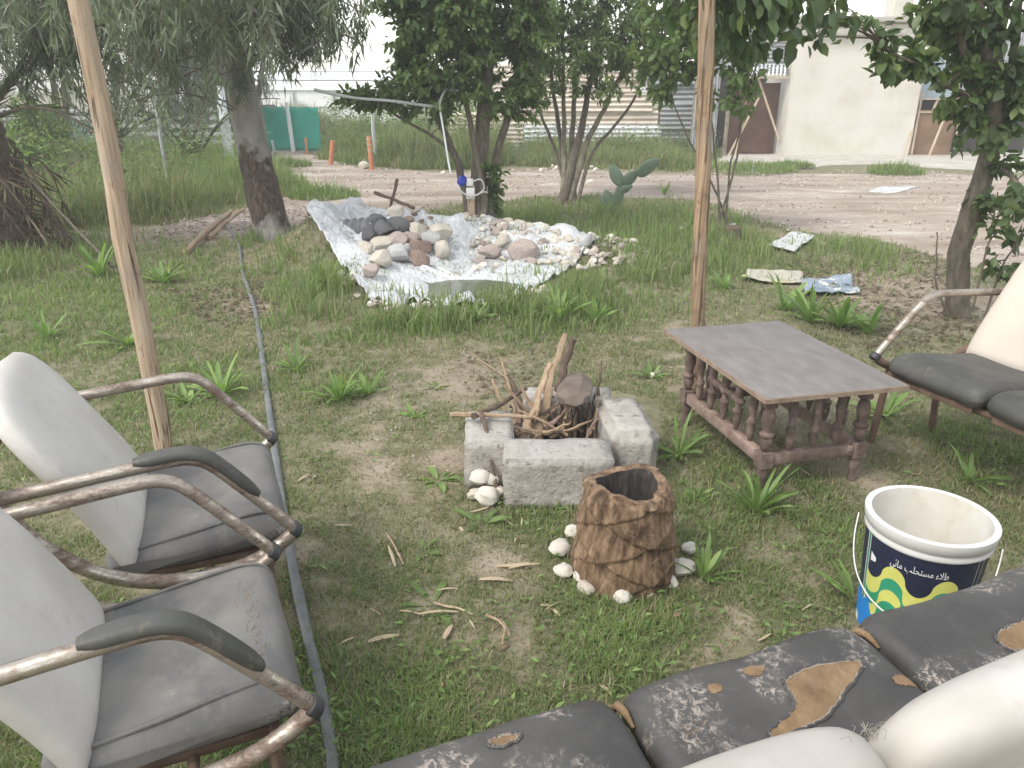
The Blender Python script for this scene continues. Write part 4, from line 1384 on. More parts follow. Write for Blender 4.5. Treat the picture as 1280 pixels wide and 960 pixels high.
def band(mbx, a0, a1, lo, hi, off, mi=0, n=60):
    """strip on the pail wall between angle a0..a1 (degrees, 0 faces the camera, growing to the photo's right)"""
    vs, fs = [], []
    for i in range(n + 1):
        a = a0 + (a1 - a0) * i / n
        l, h = (lo(a) if callable(lo) else lo), (hi(a) if callable(hi) else hi)
        for j in range(5):
            z = l + (h - l) * j / 4
            r = rad(z) + off
            g = math.radians(a)
            vs.append((r * math.cos(g), r * math.sin(g), z))
    for i in range(n):
        for j in range(4):
            b = i * 5 + j
            fs.append((b, b + 5, b + 6, b + 1))
    mbx.add(vs, fs, mi)


mb = MB()
band(mb, -180, 180, .012, .291, .0010, n=120)
lab = mb.build('label', M['navy'], pb)


def wave(a):
    t = ((a + 22) / 50) * 2 * PI
    c = math.cos(t)
    return .212 + .030 * math.copysign(abs(c) ** .55, c)


def clip(f, lo, hi): return lambda a: min(hi, max(lo, f(a)))


def shift(a):            # the bands jump by half a step between crest and trough panels
    t = ((a + 22) / 50) * 2 * PI
    return 0.0 if math.cos(t) > 0 else .012


mb = MB()
cols = ['print_yellow', 'print_green', 'print_yellow', 'print_green', 'print_yellow', 'print_green']
for k, cc in enumerate(cols):
    lo = clip(lambda a, k=k: wave(a) - .034 * (k + 1) - shift(a), .014, .29)
    hi = clip(lambda a, k=k: wave(a) - .034 * k - (shift(a) if k else 0), .0145, .29)
    band(mb, -58, 62, lo, hi, .0016 + .00005 * k, k, 120)
mb.build('wave_print', [M[c] for c in cols], lab)
mb = MB()
for k, c in ((0, 'print_green'), ):
    band(mb, -59.5, -57, .09, .291, .0019)
mb.build('stripe', M['print_green'], lab)
mb = MB(); band(mb, -56.5, -55.6, .10, .291, .0019, n=4); band(mb, -61.5, -60.2, .10, .291, .0019, n=4)
band(mb, 57, 57.6, .12, .29, .0019, n=3); band(mb, 64, 64.6, .12, .29, .0019, n=3)
mb.build('stripe', M['print_white'], lab)
mb = MB(); band(mb, -84, -28, .014, lambda a: .125 - .0006 * (a + 84) - .03 * max(0, (a + 50) / 22) + .012 * math.sin(a * .35), .0022)
mb.build('blue_print', M['print_blue'], lab)
mb = MB(); band(mb, -78, -66, .013, lambda a: .035 + .006 * math.sin(a), .0026, n=20); mb.build('white_print', M['print_white'], lab); mb = MB(); band(mb, -52, -44, lambda a: .222 + .0006 * (a + 52), lambda a: .248 - .0012 * (a + 52), .0026, n=12)
mb.build('white_print', M['print_white'], lab)
# the lettering, Arabic presentation forms in visual order
words_ = ['\uFEC3\uFEFC\uFE80', '\uFEE3\uFEB4\uFE98\uFEA4\uFEE0\uFE90', '\uFEE3\uFE8E\uFE8B\uFEF2']
txt = ' '.join(words_)[::-1]
cu = bpy.data.curves.new('lettering', 'FONT')
cu.body = txt; cu.size = 1.0; cu.resolution_u = 4
to = bpy.data.objects.new('lettering', cu); COL.objects.link(to)
bpy.context.view_layer.update()
dgr = bpy.context.evaluated_depsgraph_get()
tme = bpy.data.meshes.new_from_object(to.evaluated_get(dgr))
bpy.data.objects.remove(to); bpy.data.curves.remove(cu)
if len(tme.vertices):
    bm = bmesh.new(); bm.from_mesh(tme)
    bmesh.ops.subdivide_edges(bm, edges=[e for e in bm.edges if e.calc_length() > .12], cuts=2)
    bmesh.ops.triangulate(bm, faces=bm.faces)
    xs = [v.co.x for v in bm.verts]; ys = [v.co.y for v in bm.verts]
    x0, x1, y0, y1 = min(xs), max(xs), min(ys), max(ys)
    hh = .032
    for v in bm.verts:
        a = math.radians(-27 + 54 * (v.co.x - x0) / (x1 - x0))
        z = .236 + hh * (v.co.y - y0) / (y1 - y0)
        r = rad(z) + .0022
        v.co = Vector((r * math.cos(a), r * math.sin(a), z))
    bm.to_mesh(tme); bm.free()
    link_mesh('lettering', tme, M['print_white'], lab, smooth=False)
# wire handle hanging down in front, with a grip
HR = RT + .018
pts = []
for i in range(41):
    t = PI * i / 40
    yy = -HR * math.cos(t)
    s = math.sin(t)
    pts.append((.02 + (.142) * s ** .8, yy * (1 if abs(yy) < HR * .98 else 1), .308 - .19 * s ** .75))
mb = MB(); mb.tube(pts, .0028, 8)
hd = mb.build('handle', M['wire'], pb)
mb = MB(); mb.tube([(p[0] + .002, p[1], p[2]) for p in pts[16:25]], .009, 12); mb.build('grip', M['bucket_white'], hd)

# ------------------------------------------------------------------ poles
def pole(name, label, base, top, r0, r1, mat, cat='pole', wob=.008, n=14, sides=16, ext=None, group=None):
    base, top = Vector(base), Vector(top)
    if ext: top = base + (top - base) * ext
    mb = MB()
    L = (top - base).length
    pts = [base + (top - base) * (i / n) + Vector((wob * mnoise.noise(Vector((i * .45, 3, base.x))), wob * mnoise.noise(Vector((i * .45, 9, base.x))), 0)) for i in range(n + 1)]
    mb.tube([p - base for p in pts], [(r0 + (r1 - r0) * i / n) * (1 + .04 * mnoise.noise(Vector((i * .8, 0, base.y)))) for i in range(n + 1)], sides)
    return tag(mb.build(name, M[mat], loc=base), label, cat, group)


pl0 = on(206, 566, -.02)
pole('wooden_pole', 'leaning peeled wooden pole rising behind the two armchairs', pl0, A(101, 0, 2.86), .036, .033, 'pole', 'pole', .018, ext=1.5)
ps0 = on(869, 502, -.02)
pole('wooden_pole', 'straight weathered wooden post standing behind the low table', ps0, A(883, 40, 3.44), .033, .035, 'pole_dark', 'pole', .014, ext=1.6)

# ------------------------------------------------------------------ hose
hp = [on(x, y, .014) for x, y in [(268, 268), (296, 300), (303, 340), (318, 385), (327, 440), (334, 495), (343, 560), (354, 640), (367, 715), (385, 800), (402, 870), (412, 925), (418, 985), (420, 1060)]]
mb = MB()
hp = [Vector(p) for p in crom(hp, 90)]
for p in hp: p.z = Hz(p.x, p.y) + .012
mb.tube(hp, [.015 + .003 * mnoise.noise(Vector((i * .2, 0, 0))) for i in range(len(hp))], 12, flat=.75)
tag(mb.build('hose', M['hose']), 'grey hose lying across the lawn past the armchairs', 'hose')
# ------------------------------------------------------------------ lined pond
OUT = P2([(392, 318), (386, 306), (402, 296), (450, 293), (530, 297), (600, 297), (680, 305), (728, 309), (748, 315), (728, 326), (700, 345), (668, 362), (640, 378), (580, 388), (520, 386), (475, 384), (445, 366), (420, 345)])
out = crom(OUT, 150, True)
pcx, pcy = G(575, 350)[:2]
NR = 46
V = np.zeros((NR + 1, len(out), 3))
for i in range(NR + 1):
    t = i / NR
    for k, (x, y) in enumerate(out):
        V[i, k, 0], V[i, k, 1] = pcx + (x - pcx) * t, pcy + (y - pcy) * t
X, Y = V[..., 0], V[..., 1]
ang = np.arctan2(Y - pcy, X - pcx)
wr = 0.11 * (np.abs(fbm(np.cos(ang) * 4 + np.sin(ang) * 3, X * .5 + Y * .5, 3.2, 61) - .5) * 2.2 - .2) + 0.06 * (np.abs(fbm(X, Y, 5, 63) - .5) * 2 - .25) + .035 * (fbm(X, Y, 14, 67) - .5)
edge = np.linspace(0, 1, NR + 1)[:, None] * np.ones_like(X)
dryk = smooth01((.12 - sdist(X, Y, WATER)) / .2)
V[..., 2] = H(X, Y) + .012 * dryk + np.maximum(wr, -.006) * (0.25 + edge) * dryk + .03 * smooth01((edge - .9) / .1) * (fbm(X, Y, 4, 65) - .2)
# the left flap is pulled up over the bank
flap = np.exp(-((X - G(398, 305).x) / .42) ** 2 - ((Y - G(398, 305).y) / .6) ** 2) * smooth01((edge - .62) / .3)
V[..., 2] += .13 * flap
idx = np.arange((NR + 1) * len(out)).reshape(NR + 1, -1)
nx_ = np.roll(idx, -1, 1)
qd = np.stack([idx[:-1], nx_[:-1], nx_[1:], idx[1:]], -1).reshape(-1, 4)
me = np_mesh('pond_liner', V.reshape(-1, 3), [qd])
lin = tag(link_mesh('pond_liner', me, M['liner']), 'crumpled pale plastic sheet lining the small garden pond', 'pond liner')
lsol = lin.modifiers.new('thick', 'SOLIDIFY'); lsol.thickness = .003; lsol.offset = 1
mb = MB()
wv = crom(P2([(470, 366), (520, 377), (580, 380), (645, 372), (690, 350), (640, 343), (560, 344), (495, 350)]), 40, True)
mb.add([(x, y, -.012) for x, y in wv], [tuple(range(len(wv)))])
tag(mb.build('pond_water', M['water']), kind='structure')


def pond_z(x, y): return Hz(x, y) + .02


STONES = [  # px, py of the stone's middle, width px, material, label
    (462, 293, 26, 'stone_dark', 'leftmost dark grey stone of the dark row on the pond pile', .12),
    (472, 281, 24, 'stone_dark', 'topmost dark stone of the pond pile beside the upright boulder', .20),
    (482, 290, 28, 'stone_dark', 'dark grey stone in the middle of the pond pile below the crossed sticks', .13),
    (499, 286, 27, 'stone_dark', 'dark grey stone at the right end of the dark row on the pond pile', .14),
    (495, 266, 18, 'stone_cream', 'cream stone standing highest on the pond pile under the crossed sticks', .22),
    (463, 293, 18, 'stone_grey', 'tall pale stone standing at the left edge of the pond pile', .12),
    (477, 309, 27, 'stone_cream', 'big white and pink stone below the dark row of the pond pile', .06),
    (495, 305, 26, 'stone_pink', 'reddish stone in the centre of the pond pile', .08),
    (513, 299, 20, 'stone_pink', 'small pink stone at the upper right of the pond pile', .10),
    (525, 312, 26, 'stone_brown', 'brown stone right of centre in the pond pile', .06),
    (523, 327, 27, 'stone_brown', 'large brown stone at the bottom right of the pond pile', .0),
    (498, 322, 30, 'stone_grey', 'blue grey stone at the bottom middle of the pond pile', .02),
    (478, 327, 28, 'stone_cream', 'cream stone at the bottom left of the pond pile', .0),
    (458, 313, 22, 'stone_cream', 'cream stone lying on the plastic left of the pond pile', .03),
    (465, 341, 22, 'stone_pink', 'pinkish stone low on the plastic at the pond left end', .0),
    (538, 303, 24, 'stone_grey', 'grey green stone on the right shoulder of the pond pile', .06),
    (552, 315, 26, 'stone_cream', 'wide tan stone at the right end of the pond pile', .04),
    (520, 292, 26, 'stone_cream', 'cream stone at the upper right shoulder of the pond pile', .10),
    (548, 297, 30, 'stone_cream', 'broad cream boulder at the back of the pond pile under the plastic edge', .06),
    (612, 318, 24, 'stone_pink', 'pinkish stone on the slope right of the wooden stake', .02),
    (628, 305, 22, 'stone_cream', 'cream stone on the back rim right of the wooden stake', .02),
    (655, 318, 32, 'stone_pink', 'pale pink stone half way along the right rim of the pond', .02),
    (731, 303, 22, 'stone_grey', 'smooth grey stone at the right end of the pond rim', .03),
    (507, 313, 16, 'stone_grey', 'small pale stone wedged in the middle of the pond pile', .07),
]
for x, y, s, m, lab, lift in STONES:
    dist_ = 6.6 + (335 - y) * .012
    c0_, dr = Vector((0, 0, CAM_H)), Vector(ray(x, y)).normalized()
    tt_ = 5.0
    while tt_ < 9.5:
        p = c0_ + dr * tt_
        if p.z < Hz(p.x, p.y) + .05: break
        tt_ += .01
    r = px_size(p, s) / 2 * 1.12
    base = Hz(p.x, p.y)
    # settle on the ground or on the heap underneath
    stone('pond_stone', lab, (p.x, p.y, base + .035 + r * .35), r * 1.12, m, 'stones piled at the garden pond')
# heap of rubble that carries the upper stones
for k in range(44):
    x, y = rr.uniform(452, 562), rr.uniform(292, 338)
    p = on(x, y - 8); r = rr.uniform(.03, .065)
    stone('rubble_stone', 'rough stone packed among the others at the foot of the pond pile', (p.x, p.y, p.z + r * .5), r, rr.choice(['stone_pink', 'stone_grey', 'stone_brown', 'stone_cream']), 'packed rubble in the pond pile')
RIMS = [([(600, 322), (640, 318), (700, 322), (750, 322), (790, 318)], 110, 14), ([(700, 332), (745, 335), (780, 326)], 26, 8), ([(585, 312), (620, 308), (660, 306), (700, 304)], 60, 9), ([(470, 384), (500, 386), (540, 386), (580, 390)], 20, 5), ([(668, 292), (700, 292), (720, 293)], 12, 4), ([(430, 360), (450, 372), (470, 385)], 8, 5), ([(590, 322), (600, 335), (605, 345)], 8, 6), ([(690, 365), (660, 372), (700, 360)], 8, 5)]
for path, n, sp in RIMS:
    pp = crom(path, 40)
    for _ in range(n):
        x, y = rr.choice(pp)
        p = on(x + rr.gauss(0, 6), y + rr.gauss(0, sp * .5))
        r = px_size(p, rr.uniform(7, 15)) / 2
        stone('pebble', 'small cream pebble scattered along the rim of the lined pond', (p.x, p.y, p.z + .012 + r * .4), r, rr.choice(['stone_white', 'stone_cream', 'stone_cream', 'stone_pink']), 'cream pebbles on the pond rim')
for x, y, s in [(850, 288, 10), (843, 291, 8), (856, 284, 8), (852, 296, 7), (880, 294, 7), (815, 470, 10), (822, 466, 8), (738, 233, 12)]:
    p = on(x, y); r = px_size(p, s) / 2
    stone('pebble', 'small pale pebble lying loose in the grass near the straight post', (p.x, p.y, p.z + r * .5), r, 'stone_white', 'loose pebbles near the post')

# dark ribbed pipe lying behind the pile
mb = MB()
pr, P0, P1 = [], A(416, 291, 7.05), A(474, 286, 6.95)
for i in range(60):
    t = i / 59
    pr.append((P0 + (P1 - P0) * t, .105 + .010 * math.sin(t * 2 * PI * 6.5)))
ax = (P1 - P0).normalized()
mb.tube([Vector(p) for p, r in pr], [r for p, r in pr], 24)
tag(mb.build('ribbed_pipe', M['hose']), 'short dark ribbed pipe lying at the back left of the pond', 'pipe')
stick('crossed_stick', 'dark bar lying crosswise over the standing stick on the pond pile', [A(467, 240, 7.3), A(492, 249, 7.3), A(518, 261, 7.3)], .017, .015, 'stick_dark', 'stick', 'crossed sticks on the pond pile')
stick('crossed_stick', 'thin stick standing tilted behind the cream stone on the pond pile', [A(497, 224, 7.34), A(491, 245, 7.34), A(484, 275, 7.34)], .014, .014, 'stick_dark', 'stick', 'crossed sticks on the pond pile')

# stake with a white box and blue valve
sk = on(590, 297, -.03)
sr = empty('tap_stake', sk, 0, 'wooden stake with white boxes and blue valve at the back of the pond', 'stake')
mb = MB(); mb.box((0, 0, .19), (.075, .04, .42)); mb.build('stake', M['pole'], sr, bevel=.004)
mb = MB(); mb.box((-.005, -.035, .325), (.085, .035, .11)); mb.build('box', M['bucket_white'], sr, bevel=.008)
mb = MB(); mb.box((-.01, -.03, .43), (.07, .035, .07)); mb.build('box', M['bucket_white'], sr, bevel=.008)
mb = MB(); mb.lathe([(0, -.04), (.036, -.04), (.045, -.02), (.045, .02), (.036, .04), (0, .04)], 20)
o = mb.build('valve', M['cobalt'], sr); o.location = (-.085, -.03, .445); o.rotation_euler = (.5, .6, 0)
mb = MB(); mb.tube(crom([(-.12, -.03, .44), (-.11, -.05, .36), (0, -.07, .30), (.12, -.05, .34), (.16, -.03, .33)], 24), .009, 8)
mb.tube(crom([(.02, -.04, .44), (.1, -.06, .46), (.13, -.05, .38), (.09, -.05, .33)], 20), .008, 8)
mb.build('hose', M['wire'], sr)

# litter on the right
def sheet(name, label, pix, mats, cat, zoff=.02, crumple=.03, seed=1, n=18, group=None, sides=None):
    a, b, c, d = [on(*p) for p in pix]
    V, F = [], []
    for i in range(n + 1):
        for j in range(n + 1):
            s, t = i / n, j / n
            p = a * (1 - s) * (1 - t) + b * s * (1 - t) + c * s * t + d * (1 - s) * t
            p.z = Hz(p.x, p.y) + zoff + crumple * (mnoise.noise(Vector((p.x * 5 + seed, p.y * 5, 0))) + .5 * mnoise.noise(Vector((p.x * 14, p.y * 14 + seed, 2)))) * 1.0
            p.z = max(p.z, Hz(p.x, p.y) + .008)
            p.x += .02 * mnoise.noise(Vector((s * 4, t * 4, seed))); p.y += .03 * mnoise.noise(Vector((s * 4, t * 4, seed + 5)))
            V.append(p)
    for i in range(n):
        for j in range(n):
            k = i * (n + 1) + j
            F.append((k, k + n + 1, k + n + 2, k + 1))
    mb = MB(); mb.add(V, F)
    o = mb.build(name, M[mats])
    so = o.modifiers.new('thick', 'SOLIDIFY'); so.thickness = .006
    return tag(o, label, cat, group)


sheet('pale_board', 'pale rectangular board lying flat on the grass near the track', [(958, 312), (992, 320), (1018, 299), (990, 294)], 'slab_white', 'board', .04, .004, 3)
sheet('paper_sack', 'crumpled cream sack flattened on the ground behind the low table', [(925, 353), (1005, 356), (1003, 343), (935, 340)], 'paper_cream', 'sack', .03, .05, 5)
sheet('paper_sack', 'blue and white printed sack flattened on the ground right of the cream sack', [(1005, 370), (1074, 369), (1062, 348), (1000, 352)], 'paper_blue', 'sack', .03, .05, 9)
sheet('white_scrap', 'thin white scrap lying on the dirt track in front of the house', [(1085, 241), (1120, 242), (1148, 235), (1100, 234)], 'slab_white', 'scrap', .02, .01, 13)
p = on(912, 288)
sheet('white_scrap', 'small white scrap caught in the grass right of the straight post', [(905, 292), (920, 292), (918, 284), (906, 285)], 'paper', 'scrap', .03, .03, 15)

# dry husks over the lawn
chips = []
for k in range(4):
    mb = MB()
    L, w = 1.0, [.16, .22, .12, .3][k]
    V = []
    for i in range(7):
        t = i / 6
        ww = w / 2 * math.sin(PI * (0.12 + .8 * t)) ** .7
        z = .12 * math.sin(PI * t) * [1, -.3, .6, .8][k] + .02
        V += [(t - .5, -ww, z), (t - .5, 0, z + .06), (t - .5, ww, z)]
    F = []
    for i in range(6):
        a = i * 3
        F += [(a, a + 3, a + 4, a + 1), (a + 1, a + 4, a + 5, a + 2)]
    mb.add(V, F)
    me = bpy.data.meshes.new('husk'); me.from_pydata(mb.v, [], mb.f); me.polygons.foreach_set('use_smooth', [True] * len(me.polygons))
    for mm in ('chip', 'chip_brown'):
        m2 = me.copy(); m2.materials.append(M[mm]); chips.append(m2)
HUSK = [(632, 790, 40, 1.9), (640, 710, 50, .1), (655, 712, 45, .15), (560, 795, 35, 1.3), (548, 772, 60, .2), (558, 762, 40, -.3), (577, 768, 40, 2.6), (480, 803, 45, .3), (436, 806, 30, .5), (635, 655, 30, 2.2), (690, 762, 30, .8), (695, 770, 20, 2.1), (560, 742, 30, .2), (600, 640, 30, .4), (490, 700, 60, 1.9), (620, 730, 50, .1), (515, 772, 40, -.3), (955, 800, 30, .6), (705, 860, 28, 1.4), (552, 860, 24, 1.5), (835, 762, 26, .7), (430, 660, 26, .2), (470, 770, 26, 2.4), (380, 600, 22, 1.0)]
for k, (x, y, s, a) in enumerate(HUSK):
    p = on(x, y)
    o = bpy.data.objects.new('dry_husk', chips[(k * 2) % 8]); COL.objects.link(o)
    L = px_size(p, s) * .85
    o.location = p + Vector((0, 0, .010)); o.scale = (L, L * rr.uniform(.5, .95), L * .6); o.rotation_euler = (rr.uniform(-.15, .15), rr.uniform(-.15, .15), a)
    tag(o, 'dry pale husk lying on the short lawn grass', 'husk', 'dry husks on the lawn')
for k in range(80):
    x, y = rr.uniform(390, 1260), 430 + 480 * rr.random() ** 1.2
    p = on(x, y)
    if p.y < .95 or sdist(np.array([p.x]), np.array([p.y]), FIREPIT)[0] > -.03 or math.hypot(p.x - STUMP[0], p.y - STUMP[1]) < .24 or math.hypot(p.x - PAIL[0], p.y - PAIL[1]) < .25: continue
    if (p.xy - mid).dot(nf) < .05: continue
    br = rr.random() < .4
    o = bpy.data.objects.new('dry_husk', rr.choice(chips[1::2] if br else chips[0::2])); COL.objects.link(o)
    L = rr.uniform(.02, .05)
    o.location = p + Vector((0, 0, rr.uniform(.006, .016))); o.scale = (L, L * rr.uniform(.7, 1.3), L * .6); o.rotation_euler = (rr.uniform(-.3, .3), rr.uniform(-.3, .3), rr.uniform(0, 6.28))
    tag(o, 'dry brown husk lying on the short lawn grass' if br else 'dry pale husk lying on the short lawn grass', 'husk', 'brown husks on the lawn' if br else 'dry husks on the lawn')
for x0, y0, x1, y1, lab in [(483, 672, 505, 712, 'thin curved pale twig on the lawn left of the palm stump'), (608, 775, 628, 812, 'bent pale twig on the lawn below the palm stump'), (597, 452, 640, 480, 'thin pale twig in the grass behind the left block'), (262, 298, 305, 262, 'grey fallen branch near the eucalyptus base')]:
    a, b = on(x0, y0, .015), on(x1, y1, .015)
    m_ = (a + b) / 2 + Vector((rr.uniform(-.03, .03), 0, .012))
    stick('fallen_twig', lab, [a, m_, b], .004 if y0 > 400 else .03, .003 if y0 > 400 else .02, 'stick', 'twig', 'fallen twigs')
stick('fallen_twig', 'long grey fallen branch lying on bare soil left of the eucalyptus', [on(232, 318, .03), on(262, 292, .05), on(290, 268, .04)], .03, .022, 'stick', 'twig', 'fallen twigs')

# ------------------------------------------------------------------ weeds
def weed(loc, n, L, w, spread, seed, label, mat='weed', tb=.5, curl=1.0):
    r = np.random.default_rng(seed)
    V, F, T = [], [], []
    SEG = 7
    for k in range(n):
        a = 2 * PI * k / n * 1.0 + r.uniform(-.5, .5)
        l = L * r.uniform(.3, 1.1)
        up = min(.97, (.42 + .58 * r.random()) * (1.25 - spread))
        el = up * PI / 2 * .95
        ww = w * r.uniform(.55, 1.0) * (.6 if spread < .5 else .85)
        x, z = .008, -.005
        base = len(V)
        tn = np.clip(tb + r.normal(0, .2), 0, 1)
        tw = r.uniform(-.5, .5)
        for i in range(SEG + 1):
            t = i / SEG
            prof = (t * 1.6 + .25) if t < .45 else 0.97 * math.sqrt(max(0, 1 - ((t - .45) / .55) ** 2)) + .02
            hw = ww / 2 * min(1, prof)
            sag = .35 * hw
            ca, sa = math.cos(a), math.sin(a)
            sx, sy = -sa, ca
            for o_, dz in ((-1, 0.0), (0, -sag), (1, 0.0)):
                V.append((x * ca + sx * hw * o_, x * sa + sy * hw * o_, z + dz + hw * o_ * tw * .4 + .002 * r.normal()))
                T.append(np.clip(tn + (.12 if o_ == 0 else 0), 0, 1))
            e = el - curl * .95 * t * (.4 + .8 * (1 - up))
            x += l / SEG * math.cos(e); z += l / SEG * math.sin(e)
        for i in range(SEG):
            b = base + i * 3
            F += [(b, b + 1, b + 4, b + 3), (b + 1, b + 2, b + 5, b + 4)]
    me = np_mesh('weed_plant', np.array(V), [np.array(F)], np.array(T))
    o = link_mesh('weed_plant', me, M[mat], loc=loc)
    o.rotation_euler = (r.normal(0, .12), r.normal(0, .12), r.uniform(0, 6))
    o.scale = (r.uniform(.8, 1.15), r.uniform(.8, 1.15), r.uniform(.8, 1.2))
    return tag(o, label, 'weed', 'leafy weeds in the lawn')


WEEDS = [  # px, py of the base, leaves, length px, width px, spread, label
    (945, 640, 17, 95, 17, .25, 'large upright leafy weed in front of the low table'),
    (1070, 752, 15, 120, 17, .55, 'large spreading leafy weed left of the paint pail'),
    (878, 722, 15, 85, 17, .35, 'leafy weed growing at the right side of the palm stump'),
    (868, 625, 7, 55, 12, .3, 'small weed between the palm stump and the low table'),
    (848, 568, 12, 75, 14, .4, 'weed at the right end of the fire pit under the table edge'),
    (650, 628, 8, 55, 14, .6, 'small weed at the foot of the front concrete block'),
    (548, 600, 10, 65, 20, .85, 'flat broad weed left of the small white stones'),
    (600, 655, 11, 60, 16, .75, 'flat weed below the small white stones'),
    (525, 690, 9, 50, 15, .8, 'flat weed in the middle of the lawn left of the palm stump'),
    (540, 758, 12, 90, 17, .95, 'dark flattened weed among the husks in the lower lawn'),
    (425, 500, 18, 75, 14, .3, 'bright upright weed right of the hose'),
    (460, 492, 10, 50, 12, .35, 'smaller weed right of the bright upright weed'),
    (278, 492, 15, 75, 15, .4, 'bright weed between the leaning pole and the hose'),
    (235, 500, 10, 55, 14, .5, 'weed just right of the leaning pole foot'),
    (371, 462, 12, 48, 12, .4, 'weed touching the right side of the hose'),
    (1050, 408, 17, 85, 18, .25, 'tall leafy weed behind the low table nearest the bench arm'),
    (1015, 402, 14, 70, 17, .3, 'leafy weed right behind the corner of the low table'),
    (980, 385, 12, 55, 15, .35, 'leafy weed behind the middle of the low table'),
    (1085, 415, 10, 60, 16, .35, 'leafy weed beside the arm of the bench'),
    (745, 402, 14, 50, 11, .3, 'grassy weed below the right end of the pond'),
    (700, 400, 16, 58, 11, .25, 'grassy weed below the middle of the pond'),
    (655, 398, 12, 46, 10, .3, 'grassy weed below the pond water'),
    (595, 402, 10, 40, 10, .35, 'grassy weed at the front edge of the pond'),
    (205, 352, 14, 50, 13, .35, 'weed in the grass left of the hose top'),
    (125, 345, 14, 55, 14, .35, 'bright weed left of the leaning pole'),
    (60, 425, 12, 60, 14, .45, 'weed in the grass behind the far armchair'),
    (160, 430, 12, 60, 14, .45, 'weed beside the leaning pole in the left lawn'),
    (905, 360, 10, 45, 12, .35, 'weed right of the straight post behind the table'),
    (815, 470, 8, 40, 11, .4, 'weed between the right block and the straight post'),
    (520, 520, 9, 40, 11, .6, 'small weed in the lawn above the left block'),
    (545, 485, 9, 40, 11, .6, 'small weed in the bare patch behind the fire pit'),
    (830, 245, 7, 34, 8, .2, 'small upright plant right of the prickly pear'),
    (1210, 600, 12, 80, 14, .5, 'weed under the bench behind the paint pail'),
    (1105, 520, 10, 60, 13, .5, 'weed beneath the front of the bench'),
]
for i, (x, y, n, Lp, wp, sp, lab) in enumerate(WEEDS):
    p = on(x, y)
    weed(p, int(n * (1.9 if sp < .5 else 1.2)), px_size(p, Lp) * (.62 if sp >= .55 else .8), px_size(p, wp) * .85, sp, 100 + i, lab, tb=.25 if 'dark' in lab else .55 if 'bright' in lab else .45)
# ------------------------------------------------------------------ leaves and trees
def leaf_mesh(name, pos, d, nrm, L, W, tint, mat, parent, kind='oval', curl=.15):
    n = len(pos)
    d = d / (np.linalg.norm(d, axis=1, keepdims=True) + 1e-9)
    s = np.cross(nrm, d); s /= (np.linalg.norm(s, axis=1, keepdims=True) + 1e-9)
    u = np.cross(d, s)
    if kind == 'oval':
        T = [(0, 0, 0), (.28, .42, .10), (.28, 0, 0), (.28, -.42, .10), (.68, .40, .10), (.68, 0, 0), (.68, -.40, .10), (1, 0, 0)]
        Q = [(2, 1, 4, 5), (3, 2, 5, 6)]; TR = [(0, 1, 2), (0, 2, 3), (5, 4, 7), (6, 5, 7)]
    elif kind == 'long':
        T = [(0, 0, 0), (.35, .5, .08), (.35, -.5, .08), (1, 0, 0)]
        Q = []; TR = [(0, 1, 2), (1, 3, 2)]
    else:
        T = [(0, 0, 0), (.45, .5, .12), (.5, 0, 0), (.45, -.5, .12), (1, 0, 0)]
        Q = []; TR = [(0, 1, 2), (0, 2, 3), (2, 1, 4), (3, 2, 4)]
    m = len(T)
    V = np.zeros((n, m, 3))
    for i, (a, b, c) in enumerate(T):
        V[:, i] = pos + d * (a * L)[:, None] + s * (b * W)[:, None] + u * (c * W - curl * a * a * L)[:, None]
    b = np.arange(n)[:, None] * m
    faces = []
    if Q: faces.append(np.concatenate([b + np.array([q]) for q in Q], 0))
    faces.append(np.concatenate([b + np.array([q]) for q in TR], 0))
    me = np_mesh(name, V.reshape(-1, 3), faces, np.repeat(np.clip(tint, 0, 1), m))
    return link_mesh(name, me, mat, parent)


